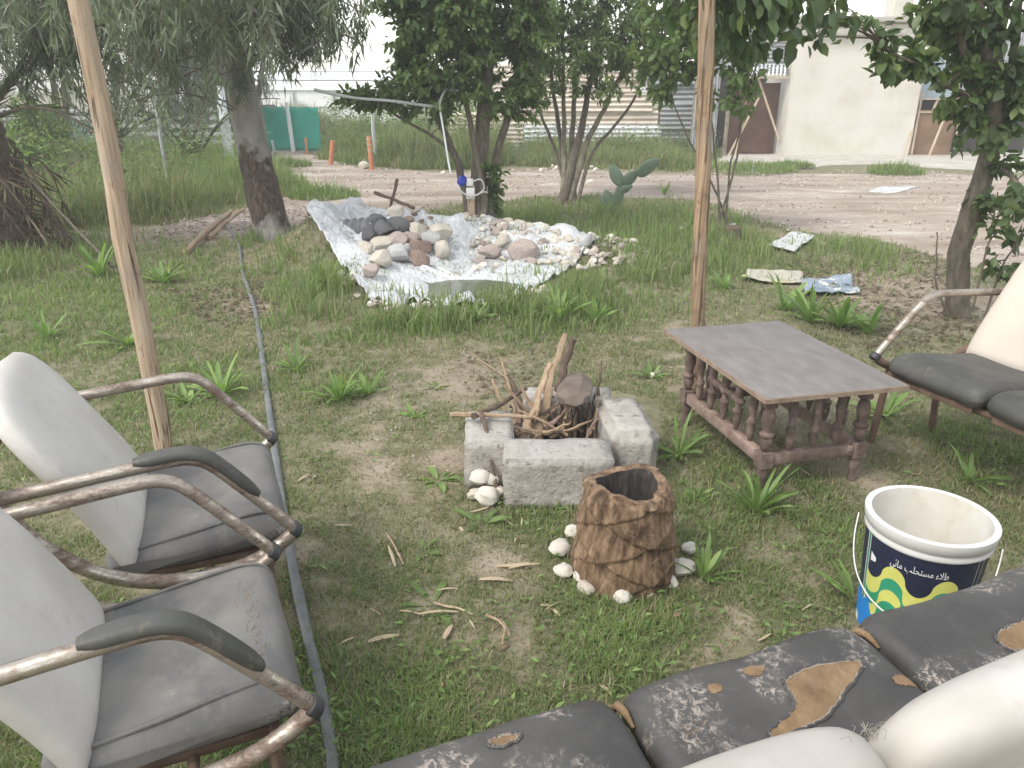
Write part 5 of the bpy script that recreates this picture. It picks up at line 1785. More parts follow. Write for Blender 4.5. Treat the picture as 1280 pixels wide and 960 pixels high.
class Tree:
    def __init__(self, name, label, cat, loc, group=None, seed=1):
        self.loc = Vector(loc)
        self.root = empty(name, loc, 0, label, cat, group)
        self.r = np.random.default_rng(seed)
        self.stems = []
        self.twigs = MB()
        self.lp, self.ld, self.ln, self.lt = [], [], [], []

    def stem(self, pts, r0, r1, mat, name='trunk', sides=12, n=24, wob=.02):
        P = [Vector(p) - self.loc for p in crom([tuple(p) for p in pts], n)]
        for i, p in enumerate(P):
            f = min(1, i / 4)
            p += Vector((mnoise.noise(Vector((i * .4, r0 * 90, 1))), mnoise.noise(Vector((i * .4, r0 * 90, 7))), 0)) * wob * f
        rad = [(r0 + (r1 - r0) * (i / (n - 1)) ** .8) * (1 + .07 * mnoise.noise(Vector((i * .7, r0 * 50, 3)))) for i in range(n)]
        if r0 > .03 and name == 'trunk':
            rad[0] *= 1.25; rad[1] *= 1.1
        mb = MB(); mb.tube(P, rad, sides)
        self.stems += [np.array(p) for p in P]
        return mb.build(name, M[mat], self.root)

    def crown(self, ells, ntw, per, L, W, mat_twig, droop=.15, hang=0.0, start=.3, tmean=.5, spread=.55, bias=.6, minz=None, twr=.006, keep=None, jitter=.4):
        """ells: (centre world, radii, weight); leaves sit along thin curved twigs grown from the stems"""
        r = self.r
        ws = np.array([e[2] for e in ells], float); ws /= ws.sum()
        ST = np.array(self.stems)
        for _ in range(ntw):
            e = ells[r.choice(len(ells), p=ws)]
            v = r.normal(0, 1, 3); v /= np.linalg.norm(v)
            c = np.array(e[0]) - np.array(self.loc)
            t = c + v * np.array(e[1]) * r.random() ** bias
            if minz is not None and t[2] + self.loc.z < minz: continue
            if keep is not None and not keep(t + np.array(self.loc)): continue
            d = np.linalg.norm((ST - t) * np.array([1, 1, 1.0]), axis=1) + np.where(ST[:, 2] > t[2] + .2, .6, 0) * (0 if hang else 1) + r.uniform(0, jitter, len(ST))
            s = ST[int(np.argmin(d))]
            L0 = np.linalg.norm(t - s)
            mid_ = (s + t) / 2 + np.array([0, 0, L0 * (.12 - droop * .2)]) + r.normal(0, .06, 3) * L0
            end = t - np.array([0, 0, hang])
            P = np.array(crom([tuple(s), tuple(mid_), tuple(t)] + ([tuple((t + end) / 2 + r.normal(0, .04, 3) * min(1, hang * 2)), tuple(end)] if hang else []), 9))
            self.twigs.tube([tuple(p) for p in P], [twr * (1 - .75 * i / 8) for i in range(9)], 4, cap=False)
            shade = r.normal(0, .13)
            tt = start + (1 - start) * r.random(per)
            if hang: tt = .4 + .6 * r.random(per)
            k = np.minimum((tt * 8).astype(int), 7); f = tt * 8 - k
            pos = P[k] * (1 - f[:, None]) + P[k + 1] * f[:, None]
            tan = P[k + 1] - P[k]; tan /= (np.linalg.norm(tan, axis=1, keepdims=True) + 1e-9)
            rnd = r.normal(0, 1, (per, 3))
            dd = tan * .5 + rnd * spread + np.array([0, 0, -droop * 2.2])
            nn = np.array([0, 0, 1.0]) + r.normal(0, .45, (per, 3))
            if hang: nn = r.normal(0, 1, (per, 3))
            pos = pos + r.normal(0, L * .25, (per, 3))
            self.lp.append(pos); self.ld.append(dd); self.ln.append(nn)
            self.lt.append(np.clip(tmean + shade + r.normal(0, .16, per), 0, 1))
        self.L, self.W, self.mt = L, W, mat_twig

    def finish(self, mat, kind='oval', curl=.12, name='crown', vL=.35):
        if self.twigs.v: self.twigs.build('twigs', M[self.mt], self.root)
        self.twigs = MB()
        p = np.concatenate(self.lp); n = len(p)
        sc = self.r.uniform(1 - vL, 1 + vL * .6, n)
        o = leaf_mesh(name, p, np.concatenate(self.ld), np.concatenate(self.ln), self.L * sc, self.W * sc * self.r.uniform(.85, 1.15, n), np.concatenate(self.lt), M[mat], self.root, kind, curl)
        self.lp, self.ld, self.ln, self.lt = [], [], [], []
        return o


W3 = lambda v: (v[0], v[1], v[2])
# --- eucalyptus on the left
eb = on(345, 300, -.05)
T = Tree('eucalyptus_tree', 'leaning eucalyptus with pale trunk, dark peeled bark low down and long hanging leaves', 'tree', eb, seed=2)
e1, e2, e3 = A(318, 190, 8.0), A(296, 90, 7.95), A(285, 0, 7.9)
T.stem([eb + Vector((.06, 0, -.22)), (eb + e1) / 2 + Vector((-.02, 0, 0)), e1, e2, e3, e3 + Vector((-.1, -.1, 1.2)), e3 + Vector((-.1, -.3, 2.4))], .19, .11, 'bark_gum', sides=24, n=40, wob=.03)
lim = [[e3 + Vector((0, 0, -.2)), e3 + Vector((-1.2, -.6, .7)), e3 + Vector((-2.6, -.9, .9))], [e3, e3 + Vector((.7, -.4, .9)), e3 + Vector((1.5, -.5, 1.0))], [e3 + Vector((0, 0, .5)), e3 + Vector((-.8, -1.4, 1.0)), e3 + Vector((-1.4, -2.6, .9))], [e3 + Vector((0, 0, .2)), e3 + Vector((-1.3, .6, .5)), e3 + Vector((-3.2, .9, .5))]]
for l in lim: T.stem(l, .07, .025, 'bark_gum', 'limb', 10, 16, .05)
T.crown([(W3(A(190, 20, 7.2)), (1.5, .9, .7), 3), (W3(A(50, 30, 7.4)), (1.2, .9, .65), 2.0), (W3(A(290, -40, 7.2)), (.9, .7, .5), 2.0), (W3(A(372, -8, 7.6)), (.7, .5, .5), 2.6), (W3(A(200, -60, 6.2)), (1.6, .8, .5), 1.5), (W3(A(-60, 0, 7.0)), (1.0, .9, .7), .9)], 470, 34, .14, .019, 'twig', droop=.3, hang=.25, tmean=.5, spread=.6, twr=.006)
T.finish('leaf_gum', 'long', curl=.10)

# --- tree behind the pond
tb = on(601, 296, -.03)
T = Tree('bushy_tree', 'dense broad leaved tree with dark multiple trunk standing right behind the pond stake', 'tree', tb, seed=3)
T.stem([tb, A(598, 230, 7.97), A(603, 160, 7.97), A(608, 90, 7.95), A(612, 0, 7.95), A(612, -60, 7.9)], .10, .04, 'bark')
T.stem([tb + Vector((-.10, .05, 0)), A(580, 235, 8.0), A(566, 190, 7.95), A(545, 140, 7.9), A(520, 80, 7.8), A(500, 20, 7.7)], .05, .018, 'bark', 'stem')
T.stem([tb + Vector((.08, .05, 0)), A(615, 230, 8.0), A(625, 180, 8.0), A(640, 120, 7.95), A(655, 60, 7.95), A(665, 0, 7.9)], .055, .02, 'bark', 'stem')
T.stem([tb + Vector((.02, -.08, 0)), A(604, 240, 7.85), A(590, 170, 7.8), A(575, 90, 7.7), A(565, 10, 7.6)], .04, .018, 'bark', 'stem')
T.stem([A(566, 190, 7.95), A(540, 170, 7.8), A(505, 150, 7.7), A(470, 130, 7.6)], .022, .008, 'bark', 'stem')
T.crown([(W3(A(585, 60, 7.9)), (.75, .8, .62), 4), (W3(A(545, 0, 7.7)), (.75, .8, .6), 3.0), (W3(A(640, 20, 7.9)), (.6, .8, .6), 2.6), (W3(A(520, 95, 7.6)), (.42, .5, .32), 1.4), (W3(A(450, 125, 7.6)), (.34, .35, .15), .5), (W3(A(600, -90, 7.8)), (1.0, .9, .5), 1.5), (W3(A(655, 120, 7.9)), (.3, .35, .3), .6)], 600, 30, .074, .036, 'twig', tmean=.45, droop=.2)
T.crown([(W3(A(620, 235, 7.95)), (.12, .12, .35), 1)], 26, 14, .06, .034, 'twig', tmean=.5, droop=.25)
T.L, T.W = .085, .042
T.finish('leaf_dark', 'oval')

# --- second tree, many thin stems
sb = on(711, 253, -.03)
T = Tree('bushy_tree', 'many stemmed tree fanning upwards between the pond tree and the prickly pear', 'tree', sb, seed=4)
for k, (x1, y1, x2, y2, r0) in enumerate([(722, 180, 745, 60, .07), (705, 180, 704, 60, .045), (700, 170, 683, 50, .04), (735, 175, 780, 80, .05), (695, 190, 662, 95, .03), (715, 170, 722, 50, .05), (742, 190, 800, 110, .03)]):
    o_ = Vector(((k - 3) * .035, .04 * (k % 2), 0))
    T.stem([sb + o_, A(x1, y1, 10.6 + .1 * (k % 3)), A((x1 + x2) / 2, (y1 + y2) / 2 + 5, 10.6), A(x2, y2, 10.5), A(x2 + (x2 - x1) * .4, y2 - 80, 10.5)], r0, .012, 'bark_pale' if k % 2 else 'bark', 'trunk' if k == 0 else 'stem', 10)
T.crown([(W3(A(735, 40, 10.4)), (1.0, .9, .75), 4), (W3(A(690, 10, 10.4)), (.8, .8, .7), 2), (W3(A(800, 30, 10.5)), (.7, .8, .6), 2.2), (W3(A(745, 85, 10.4)), (.8, .7, .38), 1.8), (W3(A(670, 90, 10.4)), (.35, .4, .4), .8), (W3(A(740, -70, 10.4)), (1.2, 1, .6), 1.5)], 520, 28, .092, .034, 'twig', tmean=.5, droop=.2)
T.finish('leaf_dark', 'rhomb')

# --- small leaning tree at the right
rb = on(1196, 395, -.03)
T = Tree('leaning_tree', 'small leaning tree with round dark leaves growing behind the bench arm', 'tree', rb, seed=5)
T.stem([rb, A(1200, 320, 4.85), A(1218, 250, 4.8), A(1240, 175, 4.75), A(1243, 80, 4.7), A(1250, 0, 4.7), A(1255, -60, 4.6)], .075, .04, 'bark', sides=16)
for k, pl_ in enumerate([[(1235, 190, 4.76), (1215, 120, 4.7), (1200, 40, 4.6), (1190, -40, 4.5)], [(1240, 165, 4.76), (1262, 90, 4.7), (1275, 0, 4.6), (1290, -60, 4.5)], [(1235, 100, 4.7), (1225, 20, 4.6), (1190, -50, 4.4), (1110, -80, 4.1), (1010, -75, 3.8), (940, -60, 3.6), (880, -50, 3.5)], [(1215, 120, 4.7), (1175, 105, 4.5), (1140, 80, 4.35), (1110, 62, 4.3), (1096, 48, 4.3)], [(1240, 200, 4.76), (1262, 220, 4.6), (1290, 250, 4.5), (1320, 280, 4.4)], [(1252, 120, 4.72), (1230, 60, 4.8), (1222, -20, 4.85)], [(1165, 95, 4.5), (1130, 92, 4.35), (1108, 85, 4.3)]]):
    T.stem([A(*p) for p in pl_], [.035, .035, .035, .016, .02, .03, .010][k], [.012, .012, .010, .004, .006, .012, .003][k], 'bark', 'limb', 8, 18, .02)
for k, pl_ in enumerate([[(1215, 390, 4.7), (1232, 320, 4.65), (1248, 240, 4.6)], [(1230, 400, 4.75), (1255, 330, 4.7), (1290, 270, 4.7)], [(1185, 395, 4.8), (1170, 350, 4.8), (1172, 290, 4.8)]]):
    T.stem([A(*p) for p in pl_], .010, .004, 'bark', 'stem', 6, 14, .015)
T.crown([(W3(A(1235, 40, 4.7)), (.34, .5, .42), 4), (W3(A(1180, 20, 4.6)), (.3, .4, .22), 2.0), (W3(A(1262, 130, 4.7)), (.2, .35, .4), 2.6), (W3(A(1265, 250, 4.6)), (.16, .3, .28), 1.2), (W3(A(1150, 80, 4.4)), (.13, .12, .07), .6), (W3(A(1110, 75, 4.3)), (.05, .08, .05), .28), (W3(A(1100, 48, 4.3)), (.04, .06, .03), .22), (W3(A(1240, -90, 4.6)), (.7, .7, .4), 1.6), (W3(A(1250, 330, 4.7)), (.22, .3, .2), .6), (W3(A(1150, 300, 4.8)), (.2, .2, .25), .12), (W3(A(1200, 130, 4.7)), (.2, .3, .3), 1.0)], 235, 13, .076, .050, 'twig', tmean=.5, droop=.16, start=.45, twr=.005, jitter=.15)
T.crown([(W3(A(960, 15, 3.65)), (.30, .2, .07), 2.2), (W3(A(1030, 10, 3.9)), (.2, .2, .08), 1.3), (W3(A(945, 60, 3.65)), (.12, .12, .08), .8), (W3(A(990, 55, 3.7)), (.05, .05, .05), .3), (W3(A(890, 30, 3.55)), (.10, .15, .10), .8), (W3(A(850, 5, 3.6)), (.14, .15, .08), .6), (W3(A(930, -60, 3.6)), (.7, .5, .2), 1.5)], 85, 8, .08, .052, 'twig', tmean=.45, droop=.3, start=.45, twr=.0045, jitter=.12, spread=.5)
T.finish('leaf_round', 'oval', curl=.18)

# --- sapling behind the straight post
vb = on(903, 292, -.02)
T = Tree('sapling', 'thin many stemmed sapling just right of the straight post', 'sapling', vb, seed=6)
for k, pl_ in enumerate([[(925, 170, 7.9), (918, 90, 7.8), (900, 0, 7.7)], [(893, 190, 7.9), (880, 110, 7.8), (860, 20, 7.7)], [(912, 210, 7.95), (935, 120, 7.9), (955, 50, 7.8)], [(890, 230, 8.0), (850, 150, 7.8), (830, 60, 7.7)]]):
    T.stem([vb + Vector((.05 * (k - 1.5), 0, 0))] + [A(*p) for p in pl_], .014, .005, 'bark', 'trunk' if k == 0 else 'stem', 8, 20, .03)
T.crown([(W3(A(850, 40, 7.8)), (.5, .5, .5), 3), (W3(A(905, 60, 7.8)), (.45, .5, .45), 2.4), (W3(A(830, 110, 7.8)), (.3, .3, .2), .6), (W3(A(930, 120, 7.8)), (.3, .3, .25), .6), (W3(A(875, -40, 7.8)), (.7, .6, .4), 1.5)], 190, 16, .095, .055, 'twig', tmean=.48, droop=.2)
T.finish('leaf_dark', 'oval')

# --- trees far left that close the view
for k, (bx, by, cs, lab, sd) in enumerate([
        (G(150, 205).x - 2, 17.5, [((-9.2, 17.5, 3.0), (2.6, 1.5, 1.1), 2.2), ((-10.5, 17, 3.4), (2.4, 1.6, 1.2), 2)], 'dark feathery tree behind the grass bank, left of the leaning pole', 31),
        (-6.3, 18.6, [((-7.0, 18.0, 2.0), (1.9, 1.3, 1.3), 4), ((-6.0, 18.4, 3.6), (1.8, 1.4, 1.0), 2)], 'dark feathery tree behind the eucalyptus trunk and white pole', 32),
        (-13.0, 16.5, [((-13.0, 16.5, 3.2), (2.0, 1.6, 1.2), 2)], 'dark feathery tree at the far left edge behind the grass bank', 33)]):
    b = Vector((bx, by, -.05))
    T = Tree('feathery_tree', lab, 'tree', b, 'feathery trees at the far left', sd)
    for j in range(3):
        a = Vector((bx + T.r.uniform(-.8, .8), by + T.r.uniform(-.5, .5), 2.2))
        T.stem([b + Vector((.1 * j, 0, 0)), (b + a) / 2 + Vector((.1, 0, 0)), a, a + Vector((T.r.uniform(-.5, .5), 0, 1.2))], .10, .03, 'bark', 'trunk' if j == 0 else 'stem', 8, 14)
    T.crown(cs, 430, 34, .20, .030, 'twig', droop=.35, hang=.35, tmean=.4, spread=.4, twr=.01)
    T.finish('leaf_gum', 'long', curl=.1)

# --- yellow green bush in the bank
yb = G(58, 215); yb.z = 0
T = Tree('leafy_bush', 'yellow green bush in the grass bank in front of the grey wall', 'bush', yb, seed=8)
for j in range(5):
    a = yb + Vector((T.r.uniform(-.5, .5), T.r.uniform(-.3, .3), T.r.uniform(.9, 1.3)))
    T.stem([yb, (yb + a) / 2, a], .02, .006, 'bark', 'stem', 6, 10)
T.crown([(W3(yb + Vector((0, 0, .75))), (.75, .6, .6), 1)], 130, 22, .11, .035, 'twig', tmean=.5)
T.finish('leaf_yellow', 'rhomb')
yb = G(18, 235); yb.z = 0
T = Tree('leafy_bush', 'yellow green bush at the far left edge beside the old palm trunk', 'bush', yb, seed=9)
for j in range(4):
    a = yb + Vector((T.r.uniform(-.4, .4), T.r.uniform(-.3, .3), T.r.uniform(.6, .9)))
    T.stem([yb, (yb + a) / 2, a], .02, .006, 'bark', 'stem', 6, 10)
T.crown([(W3(yb + Vector((.3, 0, .5))), (.8, .5, .4), 1)], 110, 20, .10, .03, 'twig', tmean=.4)
T.finish('leaf_yellow', 'rhomb')


# --- palms
def frond(mbx, base, az, el, L, lp, ld, ln, ll, lt, r, leaf=.28, sagk=1.0, tm=.5):
    P = []
    p = Vector(base); e = el
    n = 16
    for i in range(n + 1):
        P.append(p.copy())
        p = p + Vector((math.cos(az) * math.cos(e), math.sin(az) * math.cos(e), math.sin(e))) * (L / n)
        e -= sagk * 1.5 / n * (i / n + .3)
    mbx.tube(P, [.018 * (1 - .8 * i / n) + .003 for i in range(n + 1)], 6)
    side = Vector((-math.sin(az), math.cos(az), 0))
    for i in range(2, n + 1):
        for sub in (0, .5):
            for s in (-1, 1):
                q = P[i - 1].lerp(P[i], sub) if i > 0 else P[i]
                t = i / n
                d = (P[i] - P[i - 1]).normalized()
                dd = d * .75 + side * s * .8 + Vector((0, 0, r.uniform(-.15, .25)))
                lp.append(tuple(q)); ld.append(tuple(dd)); ln.append((r.normal(0, .3), r.normal(0, .3), 1))
                ll.append(leaf * (1 - .5 * abs(t - .45) * 1.6) * r.uniform(.8, 1.1)); lt.append(np.clip(tm + r.normal(0, .15), 0, 1))


def palm(name, label, base, nf_, L, el0, trunk_h, trunk_r, seed, leaf=.3, az0=None, mat='palm', tm=.5, skirt=0, sagk=1.0, group=None):
    r = np.random.default_rng(seed)
    root = empty(name, base, 0, label, 'palm', group)
    if trunk_h > 0:
        mb = MB()
        prof = []
        for i in range(41):
            z = trunk_h * i / 40
            prof.append((trunk_r * (1 - .15 * i / 40) * (1 + .14 * (1 - (z / .13) % 1)), z))
        mb.lathe(prof, 20, wob=lambda a, z: 1 + .10 * mnoise.noise(Vector((math.cos(a) * 2, math.sin(a) * 2, z * 6))))
        tr = mb.build('trunk', M['stick_dark'], root)
    mb = MB()
    lp, ld, ln, ll, lt = [], [], [], [], []
    for k in range(nf_):
        az = (az0(k) if az0 else 2 * PI * k / nf_ + r.uniform(-.3, .3))
        frond(mb, (.05 * math.cos(az), .05 * math.sin(az), max(trunk_h - .03, .05)), az, el0 + r.uniform(-.35, .45), L * r.uniform(.75, 1.1), lp, ld, ln, ll, lt, r, leaf, sagk * r.uniform(.7, 1.3), tm)
    mb.build('frond_stalk', M['twig'], root)
    leaf_mesh('frond', np.array(lp), np.array(ld), np.array(ln), np.array(ll), np.array(ll) * .07 + .004, np.array(lt), M[mat], root, 'long', .12)
    if skirt:
        mb = MB()
        lp, ld, ln, ll, lt = [], [], [], [], []
        for k in range(skirt):
            az = r.uniform(0, 2 * PI)
            z = r.uniform(.2, trunk_h * .9)
            L1 = r.uniform(.35, .8)
            P = crom([(trunk_r * .9 * math.cos(az), trunk_r * .9 * math.sin(az), z), ((trunk_r + L1 * .35) * math.cos(az), (trunk_r + L1 * .35) * math.sin(az), z - L1 * .1), ((trunk_r + L1 * .5) * math.cos(az + .3), (trunk_r + L1 * .5) * math.sin(az + .3), max(.02, z - L1 * .75))], 8)
            mb.tube(P, [.02 * (1 - .8 * i / 7) + .003 for i in range(8)], 5, flat=.5)
            for _ in range(16):
                i = r.integers(1, 8)
                lp.append(P[i]); ld.append((math.cos(az) * .4 + r.normal(0, .5), math.sin(az) * .4 + r.normal(0, .5), -1)); ln.append(tuple(r.normal(0, 1, 3))); ll.append(r.uniform(.15, .4)); lt.append(r.uniform(0, 1))
        mb.build('dead_stalk', M['stick_dark'], root)
        leaf_mesh('dead_frond', np.array(lp), np.array(ld), np.array(ln), np.array(ll), np.full(len(ll), .022), np.array(lt), M['thatch'], root, 'long', .1)
    return root


pb_ = on(8, 312, -.03)
palm('old_palm', 'old palm at the left edge with a skirt of dead brown fronds', pb_, 12, 1.7, .7, 1.15, .22, 41, .34, skirt=46, tm=.45)
palm('young_palm', 'young date palm in the bank left of the eucalyptus with arching fronds', on(245, 215, -.03), 13, 1.9, 1.05, .25, .14, 42, .34, tm=.6)
palm('young_palm', 'young date palm behind the leaning pole with grey green fronds', on(150, 218, -.03), 13, 2.3, 1.0, .6, .16, 43, .38, tm=.45)
# long bare frond stalks leaning out of the bank
stick('dry_frond_stalk', 'long bare green stalk leaning out of the grass bank to the lawn', [on(150, 345, .03), A(80, 270, 6.6), A(12, 196, 7.4)], .014, .007, 'bark', 'stalk', None)

# --- prickly pear
cb = on(772, 266, -.03)
cr = empty('prickly_pear', cb, 0, 'grey green prickly pear with flat oval pads at the edge of the track', 'cactus')


def pad(base, az, tilt, L, W, parent):
    mb = MB()
    d = Vector((math.sin(tilt) * math.cos(az), .25 * math.sin(tilt), math.cos(tilt))).normalized()
    s = Vector((d.z, 0, -d.x)).normalized() * math.cos(.5) + Vector((0, 1, 0)) * math.sin(.5) * .7
    s = (s - d * s.dot(d)).normalized()
    t = d.cross(s)
    rings = []
    for i in range(15):
        e = i / 14
        w = W * .78 / 2 * (math.sin(PI * (e ** .8) * .97 + .03)) ** .62 + .004
        th = .022 * (math.sin(PI * e * .95 + .05)) ** .5 + .004
        c = Vector(base) + d * L * e
        rings.append([c + s * w * math.cos(2 * PI * k / 20) + t * th * math.sin(2 * PI * k / 20) for k in range(20)])
    vs, fs = ring_loft(rings)
    mb.add(vs, fs)
    mb.build('pad', M['cactus'], parent)
    return Vector(base) + d * L


for x0, y0, x1, y1, W in [(770, 262, 756, 238, .17), (770, 262, 776, 228, .18), (777, 232, 763, 206, .2), (778, 230, 797, 215, .2), (796, 219, 824, 199, .22), (766, 262, 750, 246, .13), (774, 240, 790, 232, .12)]:
    a, b = A(x0, y0, 9.5) - cb, A(x1, y1, 9.5 + .05) - cb
    d = b - a
    pad(a, 0 if d.x > 0 else PI, math.atan2(abs(d.x), d.z), d.length, W, cr)
# ------------------------------------------------------------------ loose cover: leaf litter, gravel, undergrowth
def litter(name, polys, n, L, W, mat, seed, tint=(0, 1), up=.012):
    r = np.random.default_rng(seed)
    P = []
    for poly, share in polys:
        pa = np.array(poly); m = int(n * share)
        xy = np.stack([r.uniform(pa[:, 0].min(), pa[:, 0].max(), m * 3), r.uniform(pa[:, 1].min(), pa[:, 1].max(), m * 3)], -1)
        k = sdist(xy[:, 0], xy[:, 1], poly) + .35 * (fbm(xy[:, 0], xy[:, 1], 1.7, seed) - .5) > 0
        xy = xy[k & keep_off(xy)][:m]
        P.append(xy)
    xy = np.concatenate(P); m = len(xy)
    pos = np.stack([xy[:, 0], xy[:, 1], H(xy[:, 0], xy[:, 1]) + up * r.uniform(.5, 1.3, m)], -1)
    a = r.uniform(0, 2 * PI, m)
    d = np.stack([np.cos(a), np.sin(a), r.normal(0, .2, m)], -1)
    nn = np.stack([r.normal(0, .35, m), r.normal(0, .35, m), np.ones(m)], -1)
    o = leaf_mesh(name, pos, d, nn, L * r.uniform(.5, 1.2, m), W * r.uniform(.6, 1.2, m), r.uniform(*tint, m), mat, None, 'rhomb', .1)
    return tag(o, kind='stuff')


LAWNP = P2([(380, 950), (1280, 950), (1280, 420), (400, 420)])
litter('leaf_litter', [(P2([(980, 330), (1180, 310), (1240, 420), (1100, 440), (1000, 380)]), .42), (P2([(190, 300), (340, 300), (420, 262), (330, 250), (220, 268)]), .3), (P2([(210, 360), (330, 350), (370, 390), (300, 410), (220, 390)]), .14), (P2([(560, 440), (700, 430), (700, 480), (600, 500)]), .02)], 5200, .055, .02, M['thatch'], 91, (.2, 1))
litter('leaf_litter', [(P2([(300, 1000), (1300, 1000), (1250, 430), (420, 430)]), 1.0)], 5200, .02, .0045, M['thatch'], 92, (.4, 1), .016)


def gravel(name, poly, n, smin, smax, mat, seed):
    r = np.random.default_rng(seed)
    pa = np.array(poly)
    xy = np.stack([r.uniform(pa[:, 0].min(), pa[:, 0].max(), n * 3), r.uniform(pa[:, 1].min(), min(24, pa[:, 1].max()), n * 3)], -1)
    cl = fbm(xy[:, 0], xy[:, 1], 1.2, seed)
    xy = xy[(sdist(xy[:, 0], xy[:, 1], poly) > -.15) & (r.random(len(xy)) < smooth01((cl - .38) / .2))][:n]
    m = len(xy)
    s = r.uniform(smin, smax, m) * r.uniform(.3, 1, m)
    T = np.array([(1, 0, 0), (-1, 0, 0), (0, 1, 0), (0, -1, 0), (0, 0, .8), (0, 0, -.5)], float)
    V = xy[:, None, :] * 0
    a = r.uniform(0, 2 * PI, m)
    R = np.stack([np.cos(a), -np.sin(a), np.sin(a), np.cos(a)], -1).reshape(m, 2, 2)
    jit = r.uniform(.6, 1.3, (m, 6, 1))
    L = T[None] * s[:, None, None] * jit
    xyz = np.zeros((m, 6, 3))
    xyz[..., :2] = np.einsum('mij,mkj->mki', R, L[..., :2]) + xy[:, None]
    xyz[..., 2] = L[..., 2] + (H(xy[:, 0], xy[:, 1]) + .012)[:, None]
    b = np.arange(m)[:, None] * 6
    F = np.concatenate([b + np.array([q]) for q in [(0, 2, 4), (2, 1, 4), (1, 3, 4), (3, 0, 4), (2, 0, 5), (1, 2, 5), (3, 1, 5), (0, 3, 5)]], 0)
    me = np_mesh(name, xyz.reshape(-1, 3), [F])
    return tag(link_mesh(name, me, mat, smooth=False), kind='stuff')


gravel('gravel', ROAD, 7000, .008, .035, M['stone_cream'], 95)
gravel('gravel', ROAD, 3500, .006, .028, M['stone_brown'], 96)
gravel('gravel', P2([(600, 318), (700, 322), (790, 322), (800, 305), (700, 296), (600, 304)]), 900, .008, .022, M['stone_cream'], 97)
gravel('gravel', P2([(560, 440), (700, 430), (700, 480), (600, 560), (440, 600), (430, 520)]), 160, .003, .009, M['stone_cream'], 98)


def undergrowth(name, poly, n, hmin, hmax, L, W, mat, seed):
    r = np.random.default_rng(seed)
    pa = np.array(poly)
    xy = np.stack([r.uniform(pa[:, 0].min(), pa[:, 0].max(), n), r.uniform(pa[:, 1].min(), pa[:, 1].max(), n)], -1)
    cl = fbm(xy[:, 0], xy[:, 1], 1.1, seed)
    k = (sdist(xy[:, 0], xy[:, 1], poly) > .1) & (r.random(n) < smooth01((cl - .44) / .16))
    xy, cl = xy[k], cl[k]; m = len(xy)
    top = hmin + (hmax - hmin) * smooth01((cl - .4) / .3)
    z = H(xy[:, 0], xy[:, 1]) + top * r.uniform(.1, 1, m) ** .6
    a = r.uniform(0, 2 * PI, m)
    d = np.stack([np.cos(a), np.sin(a), r.uniform(-.4, .9, m)], -1)
    nn = np.stack([r.normal(0, .5, m), r.normal(0, .5, m), np.ones(m)], -1)
    o = leaf_mesh(name, np.stack([xy[:, 0], xy[:, 1], z], -1), d, nn, L * r.uniform(.5, 1.2, m), W * r.uniform(.6, 1.2, m), np.clip(.45 + 1.2 * (cl - .55) + r.normal(0, .2, m), 0, 1), M[mat], None, 'rhomb', .15)
    return tag(o, kind='stuff')


undergrowth('undergrowth', P2([(-160, 285), (60, 285), (215, 274), (290, 250), (360, 235), (330, 200), (100, 195), (-160, 200)]), 22000, .3, 1.0, .10, .03, 'weed', 101)
undergrowth('undergrowth', P2([(-160, 280), (60, 280), (215, 268), (260, 240), (200, 198), (-160, 200)]), 9000, .3, .8, .16, .02, 'thatch', 102)
undergrowth('undergrowth', P2([(405, 196), (450, 204), (520, 209), (600, 210), (640, 200), (640, 178), (500, 172), (405, 172)]), 12000, .4, 1.3, .13, .045, 'leaf_dark', 103)
undergrowth('undergrowth', P2([(640, 206), (760, 208), (860, 212), (905, 198), (900, 188), (640, 184)]), 5000, .2, .7, .11, .035, 'leaf_dark', 104)


def herbs(name, n, seed):
    r = np.random.default_rng(seed)
    xy = scatter(n, -.8, .9, 1.3, 7.0)
    k = r.random(len(xy)) < np.clip(blob(LUSH, xy[:, 0], xy[:, 1], 7) * .7 + .5 * smooth01((fbm(xy[:, 0], xy[:, 1], 2.6, seed) - .55) / .12), 0, 1) * (1 - bare(xy[:, 0], xy[:, 1]))
    k &= keep_off(xy) & (sdist(xy[:, 0], xy[:, 1], ROAD) < -.2)
    xy = xy[k]; m = len(xy)
    a = r.uniform(0, 2 * PI, m)
    d = np.stack([np.cos(a), np.sin(a), r.uniform(.0, .9, m)], -1)
    nn = np.stack([r.normal(0, .4, m), r.normal(0, .4, m), np.ones(m)], -1)
    sz = r.uniform(.5, 1.3, m)
    o = leaf_mesh(name, np.stack([xy[:, 0], xy[:, 1], H(xy[:, 0], xy[:, 1]) + r.uniform(.004, .024, m)], -1), d, nn, .026 * sz, .0105 * sz, np.clip(r.normal(.35, .25, m), 0, 1), M['weed'], None, 'rhomb', .2)
    return tag(o, kind='stuff')


herbs('lawn_herbs', 20000, 120)
